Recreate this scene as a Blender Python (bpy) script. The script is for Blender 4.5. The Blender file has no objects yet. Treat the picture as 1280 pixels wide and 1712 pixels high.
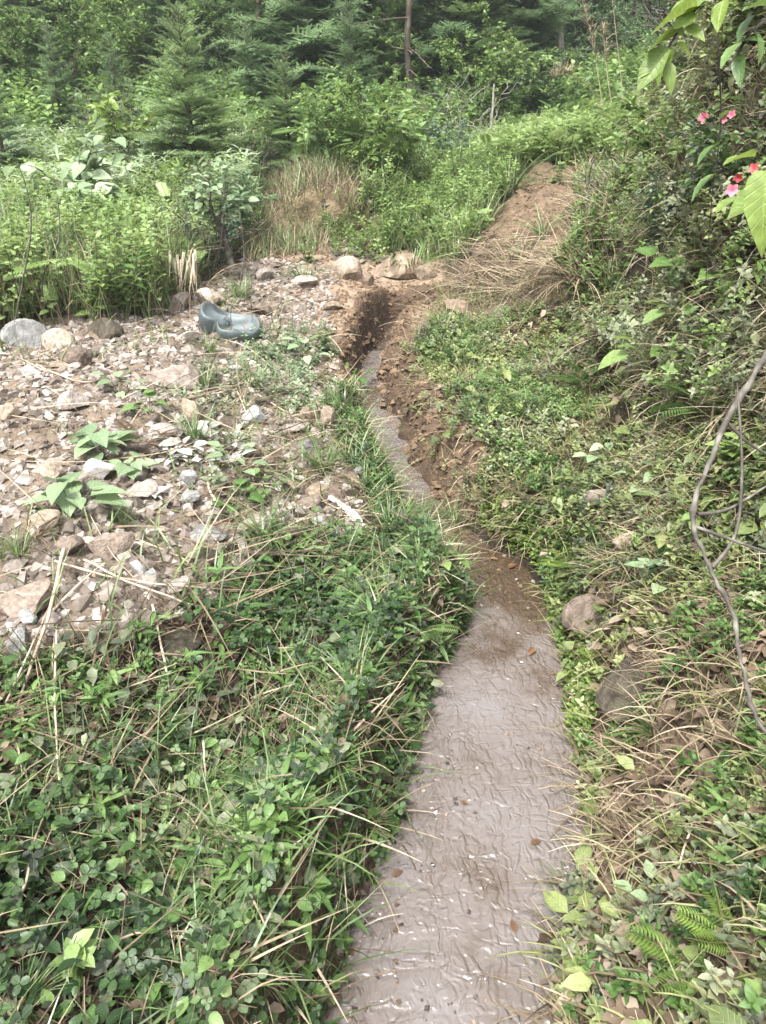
import bpy, math, random
import numpy as np

# ------------------------------------------------------------------ camera, sky, sun, exposure
S = bpy.context.scene
COL = S.collection
CAM = np.array([0.0, 0.0, 1.65])
PITCH = math.radians(28.0)
F_PX = 1236.0
FWD = np.array([0, math.cos(PITCH), -math.sin(PITCH)])
UP = np.array([0, math.sin(PITCH), math.cos(PITCH)])
cd = bpy.data.cameras.new('camera')
cd.sensor_fit = 'VERTICAL'; cd.sensor_height = 36.0; cd.lens = F_PX / 1712 * 36
cd.clip_start = 0.05; cd.clip_end = 500
co = bpy.data.objects.new('camera', cd); COL.objects.link(co)
co.location = CAM; co.rotation_euler = (math.pi / 2 - PITCH, 0, 0)
S.camera = co

SUN_EL, SUN_AZ = math.radians(64), math.radians(-150)     # azimuth from +Y towards +X
w = bpy.data.worlds.new('World'); S.world = w; w.use_nodes = True
nt = w.node_tree; bg = nt.nodes['Background']
sky = nt.nodes.new('ShaderNodeTexSky'); sky.sky_type = 'NISHITA'; sky.sun_disc = False
sky.sun_elevation = SUN_EL; sky.sun_rotation = SUN_AZ
sky.air_density = 1.0; sky.dust_density = 6.0; sky.ozone_density = 1.0
hs = nt.nodes.new('ShaderNodeHueSaturation'); hs.inputs['Saturation'].default_value = 0.35
nt.links.new(sky.outputs[0], hs.inputs['Color']); nt.links.new(hs.outputs[0], bg.inputs[0])
bg.inputs[1].default_value = 0.10
sd = bpy.data.lights.new('sun', 'SUN'); sd.energy = 1.5; sd.angle = math.radians(11); sd.color = (1, 0.975, 0.93)
so = bpy.data.objects.new('sun', sd); COL.objects.link(so)
so.rotation_euler = (math.pi / 2 - SUN_EL, 0, -SUN_AZ + math.pi)
S.view_settings.view_transform = 'Standard'; S.view_settings.look = 'None'
S.view_settings.exposure = 2.2; S.view_settings.gamma = 1
try:
    S.cycles.max_bounces = 6; S.cycles.diffuse_bounces = 4; S.cycles.glossy_bounces = 2
    S.cycles.transmission_bounces = 3; S.cycles.caustics_reflective = False; S.cycles.caustics_refractive = False
except Exception:
    pass

# ------------------------------------------------------------------ maths helpers
R = np.random.default_rng(11)
U = lambda a, b, n=None: R.uniform(a, b, n)

def ray(px, py):
    a = (np.asarray(px, float) - 640) / F_PX; b = -(np.asarray(py, float) - 856) / F_PX
    return a, FWD[1] + b * UP[1], FWD[2] + b * UP[2]

def at(px, py, Y):
    a, dy, dz = ray(px, py); t = Y / dy
    return np.array([a * t, Y, CAM[2] + dz * t])

def project(P):
    v = P - CAM; d = v @ FWD; d = np.where(d < 0.05, 0.05, d)
    return 640 + F_PX * v[..., 0] / d, 856 - F_PX * (v @ UP) / d, v @ FWD

def vnoise(x, y, scale, seed=0, octaves=3):
    out = 0; amp = 1; tot = 0
    for o in range(octaves):
        X = x / scale; Y = y / scale
        i = np.floor(X).astype(np.int64); j = np.floor(Y).astype(np.int64)
        f = X - i; g = Y - j; f = f * f * (3 - 2 * f); g = g * g * (3 - 2 * g)
        def h(a, b):
            n = (a * 374761393 + b * 668265263 + (seed + o * 17) * 974634777) & 0xffffffff
            n = ((n ^ (n >> 13)) * 1274126177) & 0xffffffff
            return ((n ^ (n >> 16)) & 0xffff) / 65535.0
        v = (h(i, j) * (1 - f) + h(i + 1, j) * f) * (1 - g) + (h(i, j + 1) * (1 - f) + h(i + 1, j + 1) * f) * g
        out = out + v * amp; tot += amp; amp *= 0.5; scale *= 0.5
    return out / tot                                     # 0..1

def in_poly(px, py, poly):
    px = np.asarray(px); py = np.asarray(py); inside = np.zeros(px.shape, bool)
    n = len(poly)
    for k in range(n):
        x0, y0 = poly[k]; x1, y1 = poly[(k + 1) % n]
        c = ((y0 > py) != (y1 > py))
        with np.errstate(divide='ignore', invalid='ignore'):
            xx = (x1 - x0) * (py - y0) / ((y1 - y0) if y1 != y0 else 1e-9) + x0
        inside ^= c & (px < xx)
    return inside

def sstep(a, b, x):
    t = np.clip((x - a) / (b - a), 0, 1); return t * t * (3 - 2 * t)

# ------------------------------------------------------------------ terrain
def wl(Y):                                               # water level along the valley
    return np.interp(Y, [-4, 0.8, 2.5, 4.2, 5.0, 5.6, 6.2], [-0.06, 0.0, 0.05, 0.09, 0.125, 0.16, 0.2])

def on_water(px, py):
    Y = 1.0
    for _ in range(30):
        a, dy, dz = ray(px, py); t = (wl(Y) - CAM[2]) / dz; Y = 0.5 * Y + 0.5 * dy * t
    return a * t, Y
EDGE = [(1712, 540, 932), (1600, 575, 940), (1500, 608, 955), (1400, 652, 975), (1300, 680, 975), (1200, 705, 950),
        (1120, 728, 948), (1050, 775, 930), (1000, 785, 915), (950, 748, 872), (900, 706, 802), (850, 676, 745),
        (800, 650, 703), (750, 625, 678), (700, 604, 652), (650, 590, 635), (620, 600, 634), (590, 616, 640)]
sY, sC, sW = [], [], []
for py, l, r in EDGE:
    xl, Y = on_water(l, py); xr, _ = on_water(r, py)
    sY.append(Y); sC.append((xl + xr) / 2); sW.append((xr - xl) / 2 * 1.04)
sY += [5.5, 5.95]; sC += [0.02, 0.20]; sW += [0.07, 0.14]
sY = [-4.0, 0.0] + sY; sC = [-0.10, -0.02] + sC; sW = [0.24, 0.24] + sW
o_ = np.argsort(sY); sY = np.array(sY)[o_]; sC = np.array(sC)[o_]; sW = np.array(sW)[o_]
HEAD = 5.9                                               # the gully ends in a head wall here

CT = [at(*c) for c in [
    (0, 1712, .65), (300, 1712, .72), (0, 1400, 1.0), (350, 1400, 1.12), (560, 1400, 1.22), (0, 1150, 1.4), (350, 1150, 1.55), (600, 1150, 1.72),
    (0, 1000, 1.75), (300, 1000, 1.85), (600, 1000, 2.15), (0, 850, 2.3), (300, 850, 2.45), (550, 850, 2.7), (0, 700, 3.1),
    (300, 700, 3.3), (540, 720, 3.6), (0, 580, 4.3), (300, 580, 4.4), (530, 600, 4.55), (380, 480, 5.6), (560, 490, 5.5), (150, 450, 6.2),
    (480, 380, 7.8), (200, 330, 9), (0, 330, 9), (400, 300, 10), (600, 330, 9.0), (620, 420, 7.2), (700, 430, 7.0), (640, 465, 6.4), (740, 470, 6.2), (690, 545, 4.9), (660, 600, 4.45), (720, 600, 4.3), (585, 545, 5.0), (615, 510, 5.4),
    (1280, 1712, .62), (1100, 1712, .7), (1280, 1400, .95), (1100, 1400, 1.1), (1280, 1150, 1.3), (1050, 1150, 1.5), (1280, 900, 1.8),
    (1050, 900, 2.2), (900, 850, 2.65), (1280, 700, 2.15), (1100, 700, 2.7), (900, 700, 3.3), (760, 640, 3.9), (1280, 500, 2.55),
    (1280, 300, 2.8), (1280, 100, 3.05), (1280, -100, 3.4), (1150, 500, 3.3), (1150, 300, 3.9), (1120, 150, 4.6), (1000, 500, 4.3), (880, 500, 4.8),
    (760, 520, 5.1), (1050, 380, 5.2), (850, 440, 6.0), (780, 440, 6.3), (960, 285, 8.2), (880, 290, 8.2), (1040, 285, 7.4), (860, 360, 7.1), (780, 360, 7.6), (700, 370, 8.0),
    (1000, 245, 10.5), (880, 255, 11), (800, 270, 11), (700, 290, 10.5), (1090, 215, 8.5)]]
CT += [np.array(p, float) for p in [
    (-3.2, 1, .5), (-5, 4, .6), (-6, 8, 1.0), (-3, -2.5, .5), (-1, -3, .2), (1.2, -2.5, .6), (3, -1, 2.0), (3, 3, 3.0), (3.2, 5.5, 3.3), (5.5, 1, 4.2), (6, 8, 4.5),
    (7, 13, 4.0), (-9, 13, 2.2), (-3, 13, 1.5), (0.5, 14, 1.5), (3.2, 14, 1.5), (-15, 20, 6), (-5, 20, 3.6), (2, 22, 3.0), (6, 20, 2.5), (12, 22, 7), (14, 5, 9), (14, -4, 8),
    (-16, 5, 2), (-16, -5, 1.5), (-25, 35, 16), (-8, 34, 12), (4, 36, 10), (14, 36, 12), (28, 35, 20), (-40, 10, 9), (-40, 60, 30), (0, 60, 27), (40, 60, 32), (40, 10, 22), (0, -15, -.6), (-30, -15, 1), (30, -15, 14)]]
CT = np.array(CT)

def tps_fit(P, z, lam=2e-3):
    n = len(P); d2 = ((P[:, None] - P[None]) ** 2).sum(-1)
    K = 0.5 * d2 * np.log(d2 + 1e-12) + lam * np.eye(n)
    A = np.zeros((n + 3, n + 3)); A[:n, :n] = K; A[:n, n] = 1; A[:n, n + 1:] = P; A[n, :n] = 1; A[n + 1:, :n] = P.T
    return np.linalg.solve(A, np.concatenate([z, np.zeros(3)]))
TW = tps_fit(CT[:, :2], CT[:, 2])

def natural(x, y):
    out = TW[-3] + TW[-2] * x + TW[-1] * y
    for k in range(len(CT)):
        d2 = (x - CT[k, 0]) ** 2 + (y - CT[k, 1]) ** 2
        out = out + TW[k] * 0.5 * d2 * np.log(d2 + 1e-12)
    return out

def graded(a, b, step, lo, hi, g):
    mid = np.arange(a, b + 1e-6, step); up = []; s = step; v = b
    while v < hi:
        s *= g; v += s; up.append(v)
    dn = []; s = step; v = a
    while v > lo:
        s *= g; v -= s; dn.append(v)
    return np.concatenate([dn[::-1], mid, up])
XS = graded(-2.0, 2.6, 0.02, -70, 70, 1.07)
YS = graded(0.4, 8.4, 0.02, -14, 90, 1.06)
GX, GY = np.meshgrid(XS, YS)
Z = natural(GX, GY)
far = sstep(9, 14, GY)
Z += sstep(3.6, 2.4, GY) * ((vnoise(GX, GY, .28, 61, 3) - .5) * .13)
mnd = sstep(.7, 1.1, GX) * sstep(5.4, 6., GY) * sstep(9.5, 8.6, GY)
Z += mnd * ((vnoise(GX, GY, .5, 62, 3) - .5) * .24 + (vnoise(GX, GY, .16, 63, 3) - .5) * .12)
for cxm, cym, rm, dm in ((1.18, 6.35, .17, .14), (1.42, 6.3, .16, .12)): Z -= dm * np.exp(-(((GX - cxm) ** 2 + (GY - cym) ** 2) / rm ** 2) ** 2)
Z += (vnoise(GX, GY, .5, 1, 3) - .5) * 0.05 + (vnoise(GX, GY, 3., 2, 3) - .5) * (0.06 + 0.6 * far)
# scarp left of the rocks, at the end of the terrace
scw = sstep(-1.3, -.7, GX) * sstep(.35, -.05, GX) * sstep(10.5, 8.6, GY)
Z += .34 * scw * sstep(-.09, .09, GY - 7.75 - .5 * (vnoise(GX, GY, .5, 3, 3) - .5))
# the stream's channel
cx = np.interp(GY, sY, sC); hw = np.interp(GY, sY, sW); lev = wl(GY)
jag = (vnoise(GX, GY, .22, 5, 3) - .5) * 0.10
side = GX - cx
s = np.abs(side) - hw + jag * (0.7 + .7 * sstep(3.1, 3.9, GY))
s = np.where(GY > HEAD, np.maximum(s, (GY - HEAD + jag)), s)
s = np.where(GY > 6.6, 9, s)
gul = sstep(3.1, 3.9, GY)                                # how much the banks are a cut gully here
bw = np.where(side < 0, 0.13 * (1 - gul) + 0.07 * gul, 0.22 * (1 - gul) + 0.14 * gul)
bed = lev - 0.045 * np.clip(-s / 0.12, 0, 1) - 0.006
k = sstep(0, 1, s / bw) ** (0.8)
lip = np.where(side < 0, .30 * sstep(2.9, 2.2, GY), .07 * sstep(2.9, 2.2, GY)) * (.6 + .8 * vnoise(GX, GY, .3, 15, 2)) * np.exp(-np.clip(s - .1, 0, 9) / .35)
Z = np.where(s < 9, np.maximum(Z, lev + lip), Z)
nat = np.maximum(Z, lev + 0.05)
chan = np.where(s < 0, bed, lev - 0.006 + (nat - lev) * k)
Z = np.where(s < bw, chan, np.where(s < 9, np.maximum(Z, lev + .05 * sstep(bw, bw + .1, s)), Z))
wall = np.where((s > 0) & (s < bw + .06), 1.0, 0.0) * np.maximum(sstep(2.9, 3.4, GY), .6 * (side < 0))      # bare earth
Z += wall * gul * (vnoise(GX, GY, .11, 9, 3) - .5) * 0.15
PXg, PYg, _ = project(np.stack([GX, GY, Z], -1))
rub = in_poly(PXg, PYg, [(-60, 560), (200, 520), (560, 470), (600, 640), (600, 800), (470, 850), (330, 930), (270, 1060), (-60, 1080)]) & (GY > 1.2) & (GY < 6.5)
Z += rub * ((vnoise(GX, GY, .16, 12, 3) - .5) * 0.08 + (vnoise(GX, GY, .6, 13, 2) - .5) * .14)

def Hf(x, y):
    x = np.asarray(x, float); y = np.asarray(y, float)
    i = np.clip(np.searchsorted(XS, x) - 1, 0, len(XS) - 2); j = np.clip(np.searchsorted(YS, y) - 1, 0, len(YS) - 2)
    f = np.clip((x - XS[i]) / (XS[i + 1] - XS[i]), 0, 1); g = np.clip((y - YS[j]) / (YS[j + 1] - YS[j]), 0, 1)
    return (Z[j, i] * (1 - f) + Z[j, i + 1] * f) * (1 - g) + (Z[j + 1, i] * (1 - f) + Z[j + 1, i + 1] * f) * g

def hit(px, py, Ymax=60.):                               # where the line of sight meets the ground
    a, dy, dz = ray(px, py)
    Y = np.concatenate([np.arange(.3, 9, .01), np.arange(9, Ymax, .05)]); t = Y / dy
    d = CAM[2] + dz * t - Hf(a * t, Y)
    n = np.argmax(d < 0)
    if d[n] >= 0: n = len(Y) - 1
    t = t[n]; return np.array([a * t, Y[n], float(Hf(a * t, Y[n]))])

def normal(x, y, e=.05):
    gx = (Hf(x + e, y) - Hf(x - e, y)) / (2 * e); gy = (Hf(x, y + e) - Hf(x, y - e)) / (2 * e)
    n = np.stack([-gx, -gy, np.ones_like(gx)], -1); return n / np.linalg.norm(n, axis=-1, keepdims=True)

def sdist(x, y):                                         # distance outside the water's edge
    return np.where(np.asarray(y) > HEAD + .1, 1.0, np.abs(x - np.interp(y, sY, sC)) - np.interp(y, sY, sW))

BIGXY = np.zeros((0, 3))
def spots(poly, dens, box, water_gap=0.02, clump=None, seed=0):
    """points on the ground inside the area that the outline encloses; dens per square metre; box = x0, x1, y0, y1"""
    x0, x1, y0, y1 = box; n = int(dens * (x1 - x0) * (y1 - y0) * 1.0)
    x = R.uniform(x0, x1, n); y = R.uniform(y0, y1, n); P = np.stack([x, y, Hf(x, y)], -1)
    sd_ = sdist(x, y); keep = sd_ > water_gap
    cut = (y > 3.0) & (y < 5.9) & (x > np.interp(y, sY, sC)) & (sd_ < .19); keep &= ~cut | (R.random(n) < .12)      # the cut earth face stays mostly bare
    if len(BIGXY): keep &= (np.hypot(x[:, None] - BIGXY[None, :, 0], y[:, None] - BIGXY[None, :, 1]) > BIGXY[None, :, 2] * .8).all(1)
    if poly is not None:
        px, py, d = project(P)
        j = 22 * (1 / np.maximum(d, .5) + .5)
        px = px + (vnoise(x, y, .3, 31, 2) - .5) * 2 * j; py = py + (vnoise(x, y, .3, 37, 2) - .5) * 2 * j
        keep &= in_poly(px, py, poly) & (d > .1)
    if clump:
        sc, thr, soft = clump
        v = vnoise(x, y, sc, 50 + seed, 3); keep &= R.random(n) < sstep(thr - soft, thr + soft, v)
    return P[keep]

# ------------------------------------------------------------------ mesh helpers
def build(name, V, Q, mat=None, tint=None, T=None, smooth=False, parent=None, link=True, rgb=None):
    """one mesh object from vertex array, quad array (and triangle array)"""
    V = np.ascontiguousarray(V, np.float32).reshape(-1, 3); me = bpy.data.meshes.new(name)
    Q = np.asarray(Q, np.int32).reshape(-1, 4); T = np.zeros((0, 3), np.int32) if T is None else np.asarray(T, np.int32).reshape(-1, 3)
    me.vertices.add(len(V)); me.vertices.foreach_set('co', V.ravel())
    nl = Q.size + T.size; me.loops.add(nl); me.loops.foreach_set('vertex_index', np.concatenate([Q.ravel(), T.ravel()]))
    me.polygons.add(len(Q) + len(T))
    st = np.concatenate([np.arange(len(Q)) * 4, Q.size + np.arange(len(T)) * 3]).astype(np.int32)
    me.polygons.foreach_set('loop_start', st)
    me.polygons.foreach_set('use_smooth', np.full(len(Q) + len(T), smooth))
    if tint is not None:
        tint = np.asarray(tint, np.float32)
        at_ = me.attributes.new('tint', 'FLOAT', 'POINT'); at_.data.foreach_set('value', np.ascontiguousarray(tint if tint.ndim == 1 else tint[:, 0]))
        if tint.ndim == 2:
            at_ = me.attributes.new('leaf', 'FLOAT_VECTOR', 'POINT'); at_.data.foreach_set('vector', np.ascontiguousarray(np.c_[tint[:, 1:], tint[:, :1]]).ravel())
    if rgb is not None:
        c = np.ones((len(V), 4), np.float32); c[:, :3] = rgb
        at_ = me.attributes.new('soil', 'FLOAT_COLOR', 'POINT'); at_.data.foreach_set('color', c.ravel())
    me.update(calc_edges=True)
    if mat: me.materials.append(mat)
    o = bpy.data.objects.new(name, me); COL.objects.link(o)
    if parent: o.parent = parent
    return o

class MB:
    """gathers pieces into one mesh"""
    def __init__(s): s.V = []; s.Q = []; s.T = []; s.t = []; s.n = 0
    def add(s, V, Q, tint=0.5, T=None):
        V = np.asarray(V, float).reshape(-1, 3); Q = np.asarray(Q, int).reshape(-1, 4)
        s.V.append(V); s.Q.append(Q + s.n)
        if T is not None: s.T.append(np.asarray(T, int).reshape(-1, 3) + s.n)
        tint = np.asarray(tint, float); s.t.append(tint if tint.ndim == 2 else np.c_[np.broadcast_to(tint, (len(V),)), np.full((len(V), 2), .5)])
        s.n += len(V)
    def build(s, name, mat, parent=None, smooth=False):
        return build(name, np.concatenate(s.V), np.concatenate(s.Q), mat, np.concatenate(s.t),
                     np.concatenate(s.T) if s.T else None, smooth, parent)

def tag(o, label=None, cat=None, group=None, kind=None):
    if label: o['label'] = label
    if cat: o['category'] = cat
    if group: o['group'] = group
    if kind: o['kind'] = kind
    return o

def empty(name, loc, label, cat, group=None):
    o = bpy.data.objects.new(name, None); COL.objects.link(o); o.location = [float(v) for v in loc]; o.empty_display_size = .1
    return tag(o, label, cat, group)

def copy_tree(o, parent=None):
    c = o.copy(); COL.objects.link(c); c.parent = parent
    for ch in [q for q in CHILD.get(o.name, [])]:
        d = copy_tree(ch, c)
    return c
CHILD = {}
def child(root, o):
    o.parent = root; CHILD.setdefault(root.name, []).append(o); return o

def place(o, loc, rz=0, sc=1, tilt=(0, 0)):
    o.location = [float(v) for v in loc]; o.rotation_euler = (tilt[0], tilt[1], rz); o.scale = (sc, sc, sc) if np.ndim(sc) == 0 else sc
    return o

def frames(yaw, pitch, roll):
    """rotation matrices: local y = forward, z = up; pitch tips y upward"""
    cy, sy = np.cos(yaw), np.sin(yaw); cp, sp = np.cos(pitch), np.sin(pitch); cr, sr = np.cos(roll), np.sin(roll)
    z = np.zeros_like(cy); o = np.ones_like(cy)
    Rz = np.stack([np.stack([cy, -sy, z], -1), np.stack([sy, cy, z], -1), np.stack([z, z, o], -1)], -2)
    Rx = np.stack([np.stack([o, z, z], -1), np.stack([z, cp, -sp], -1), np.stack([z, sp, cp], -1)], -2)
    Ry = np.stack([np.stack([cr, z, sr], -1), np.stack([z, o, z], -1), np.stack([-sr, z, cr], -1)], -2)
    return Rz @ Rx @ Ry

def dirframes(D, roll):
    """rotation matrices whose local y axis points along D"""
    D = D / np.linalg.norm(D, axis=-1, keepdims=True)
    yaw = np.arctan2(-D[:, 0], D[:, 1]); pitch = np.arcsin(np.clip(D[:, 2], -1, 1)); return frames(yaw, pitch, roll)

def scatter(tpl, P, M, sc):
    tv, tq = tpl[:2]; N = len(P); sc = np.asarray(sc, float)
    L = tv[None] * (sc[:, None, None] if sc.ndim == 1 else sc[:, None, :])
    V = np.einsum('nij,nkj->nki', M, L) + P[:, None]
    Q = tq[None] + (np.arange(N) * len(tv))[:, None, None]
    return V.reshape(-1, 3), Q.reshape(-1, 4)

def tuv(tpl): return tpl[2] if len(tpl) > 2 else np.tile([[.5, .5]], (len(tpl[0]), 1))
def rep(t, tpl):
    t = np.asarray(t, float); n = len(tpl[0]); return np.concatenate([np.repeat(t, n)[:, None], np.tile(tuv(tpl), (len(t), 1))], 1)

def strip_tpl(ts, hws, fold=.25, droop=.2, serr=0):
    V = []; Q = []
    for i, (t, h) in enumerate(zip(ts, hws)):
        z = -droop * t * t
        V += [(-h, t, z + fold * h), (0, t, z), (h, t, z + fold * h)]
        if i:
            a = 3 * (i - 1); b = 3 * i; Q += [(a, a + 1, b + 1, b), (a + 1, a + 2, b + 2, b + 1)]
    uv = [(u, t) for t in ts for u in (-1, 0, 1)]
    return np.array(V, float), np.array(Q), np.array(uv, float)
OVATE = strip_tpl([0, .12, .35, .65, .88, 1], [.01, .22, .34, .27, .11, .005], .3, .22)
OVATE2 = strip_tpl([0, .3, .7, 1], [.03, .30, .24, .01], .35, .25)
LANCE = strip_tpl([0, .25, .6, 1], [.02, .12, .10, .005], .3, .35)
ROUND = strip_tpl([0, .15, .5, .85, 1], [.05, .36, .46, .32, .10], .2, .12)
HEART = strip_tpl([-.12, 0, .15, .4, .7, .9, 1], [.30, .42, .48, .44, .24, .08, .005], .25, .25)
LOW = strip_tpl([0, .45, 1], [.03, .33, .02], .35, .2)
RLOW = strip_tpl([0, .3, .75, 1], [.06, .40, .42, .12], .22, .15)

def merge(*ts):
    V = []; Q = []; W = []; n = 0
    for t in ts: V.append(t[0]); Q.append(t[1] + n); W.append(tuv(t)); n += len(t[0])
    return np.concatenate(V), np.concatenate(Q), np.concatenate(W)
def xf(tpl, yaw=0, pitch=0, roll=0, sc=1, off=(0, 0, 0)):
    M = frames(np.array([yaw]), np.array([pitch]), np.array([roll]))[0]; return (tpl[0] * sc) @ M.T + np.array(off), tpl[1], tuv(tpl)
CLOVER = merge(*[xf(RLOW, a, .15, 0, .62, (-math.sin(a) * .04, math.cos(a) * .04, 0)) for a in (0, 2.1, 4.2)],
               (np.array([(-.012, 0, 0), (.012, 0, 0), (.012, .05, -1.), (-.012, .05, -1.)]), np.array([(0, 1, 2, 3)])))
WHORL = merge(*[xf(LANCE, a, .35 + .12 * (i % 2), 0, .8 + .25 * (i % 2)) for i, a in enumerate((0, 1.5, 2.9, 4.5))])
SPRIG = merge(*[xf(OVATE2, a, .25 + .5 * (i / 6), 0, .55 - .04 * i, (0, 0, .16 * i)) for i, a in enumerate((0, 3.1, 1.6, 4.7, .4, 3.4))],
              (np.array([(-.015, 0, -.2), (.015, 0, -.2), (.01, 0, 1), (-.01, 0, 1)]), np.array([(0, 1, 2, 3)])))
def fern_tpl(n=13, w=.26, droop=.35):
    ts = []
    for i in range(n):
        t = .1 + .88 * i / n; L = w * math.sin(math.pi * (.18 + .8 * (1 - i / n)) ** .9) * (1 - .3 * i / n) + .02
        z = -droop * t * t
        for sg in (-1, 1): ts.append(xf(LOW, sg * -1.15, -.1, 0, (L * .34, L, L), (0, t, z)))
    ts.append((np.array([(-.008, 0, 0), (.008, 0, 0), (.006, .5, -droop * .25), (-.006, .5, -droop * .25), (.002, 1, -droop), (-.002, 1, -droop)]), np.array([(0, 1, 2, 3), (3, 2, 4, 5)])))
    return merge(*ts)
FERN = fern_tpl(20, .24)
def pinnate_tpl(n=7):
    ts = []
    for i in range(n):
        t = .2 + .8 * i / n
        for sg in (-1, 1): ts.append(xf(LOW, sg * -1.0, .1, 0, .26, (0, t, -.2 * t * t)))
    ts.append(xf(LOW, 0, -.3, 0, .26, (0, 1, -.2)))
    return merge(*ts)
PINNATE = pinnate_tpl()
def spray_tpl(n=9, L=.30, wd=.032):
    """a conifer branchlet: a stem with two close rows of flat needles"""
    V = [(-.012, 0, 0), (.012, 0, 0), (.004, 1, -.05), (-.004, 1, -.05)]; Q = [(0, 1, 2, 3)]
    for i in range(n):
        t = .04 + .95 * i / n; l = L * (1 - .45 * t)
        for sg in (-1, 1):
            b = len(V); z = -.05 * t; ang = .95 - .25 * t
            dx, dy = sg * l * math.sin(ang), l * math.cos(ang); z = -.16 * t * t + .02 * (i % 3)
            V += [(0, t - wd, z), (0, t + wd, z), (dx * .98, t + dy + wd * .4, z + (.25 - .3 * (i % 2)) * l), (dx, t + dy - wd * .4, z + (.25 - .3 * (i % 2)) * l)]
            Q.append((b, b + 1, b + 2, b + 3))
    return np.array(V, float), np.array(Q)
SPRAY = spray_tpl()

def blades(P, L, W, lean, curl, yaw=None, n=5, twist=0.):
    """grass blades: bent tapering strips; returns V, Q, and per-vertex repeat count"""
    N = len(P); L = np.broadcast_to(L, N); W = np.broadcast_to(W, N); lean = np.broadcast_to(lean, N); curl = np.broadcast_to(curl, N)
    yaw = U(0, 2 * math.pi, N) if yaw is None else np.broadcast_to(yaw, N)
    D = np.stack([np.cos(yaw), np.sin(yaw), np.zeros(N)], -1); Sd = np.stack([-np.sin(yaw), np.cos(yaw), np.zeros(N)], -1)
    if twist:
        tw = U(-twist, twist, N); Sd = Sd * np.cos(tw)[:, None] + np.array([0, 0, 1.]) * np.sin(tw)[:, None]
    pos = np.array(P, float); V = []
    for i in range(n + 1):
        t = i / n; h = W * (1 - t ** 1.6) * .5 + .0004
        V.append(np.stack([pos - Sd * h[:, None], pos + Sd * h[:, None]], 1))
        th = lean + curl * (t + .1)
        pos = pos + (D * np.sin(th)[:, None] + np.array([0, 0, 1.]) * np.cos(th)[:, None]) * (L / n)[:, None]
    V = np.stack(V, 1).reshape(N, -1, 3); m = 2 * (n + 1)
    q = np.array([(2 * i, 2 * i + 1, 2 * i + 3, 2 * i + 2) for i in range(n)])
    Q = q[None] + (np.arange(N) * m)[:, None, None]
    return V.reshape(-1, 3), Q.reshape(-1, 4), m

def tube(pts, rad, sides=6, jit=0):
    pts = np.asarray(pts, float); n = len(pts); rad = np.broadcast_to(rad, n) if np.ndim(rad) else np.full(n, rad)
    tan = np.gradient(pts, axis=0); tan /= np.linalg.norm(tan, axis=1, keepdims=True) + 1e-9
    ref = np.array([.3, .2, 1.]); V = []
    for i in range(n):
        r_ = ref if abs(tan[i] @ ref) / np.linalg.norm(ref) < .93 else np.array([1., .1, 0])
        u = np.cross(tan[i], r_); u /= np.linalg.norm(u); v = np.cross(tan[i], u)
        a = np.arange(sides) / sides * 2 * math.pi
        V.append(pts[i] + rad[i] * (np.cos(a)[:, None] * u + np.sin(a)[:, None] * v))
    Q = [(i * sides + j, i * sides + (j + 1) % sides, (i + 1) * sides + (j + 1) % sides, (i + 1) * sides + j) for i in range(n - 1) for j in range(sides)]
    V = np.concatenate(V)
    c = [tuple(range(0, 4))] if sides == 4 else []
    return V, np.array(Q)

def wander(p0, p1, n=8, amp=.05):
    t = np.linspace(0, 1, n)[:, None]; P = p0 * (1 - t) + p1 * t; L = np.linalg.norm(p1 - p0)
    J = np.cumsum(R.normal(0, 1, (n, 3)), 0); J -= J[0] * (1 - t) + J[-1] * t
    return P + J * amp * L / 2.2

def smooth_line(pts, m=6):
    pts = np.asarray(pts, float); n = len(pts); out = []
    for i in range(n - 1):
        p0 = pts[max(i - 1, 0)]; p1 = pts[i]; p2 = pts[i + 1]; p3 = pts[min(i + 2, n - 1)]
        for k in range(m):
            t = k / m; out.append(.5 * (2 * p1 + (p2 - p0) * t + (2 * p0 - 5 * p1 + 4 * p2 - p3) * t * t + (3 * p1 - p0 - 3 * p2 + p3) * t ** 3))
    out.append(pts[-1]); return np.array(out)

# ------------------------------------------------------------------ materials
def newmat(name):
    m = bpy.data.materials.new(name); m.use_nodes = True; return m, m.node_tree.nodes, m.node_tree.links

def ramp(nodes, cols, pos=None):
    r = nodes.new('ShaderNodeValToRGB'); e = r.color_ramp.elements
    pos = pos or [i / (len(cols) - 1) for i in range(len(cols))]
    while len(e) < len(cols): e.new(.5)
    for el, p, c in zip(e, pos, cols): el.position = p; el.color = (*c, 1)
    return r

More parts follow.
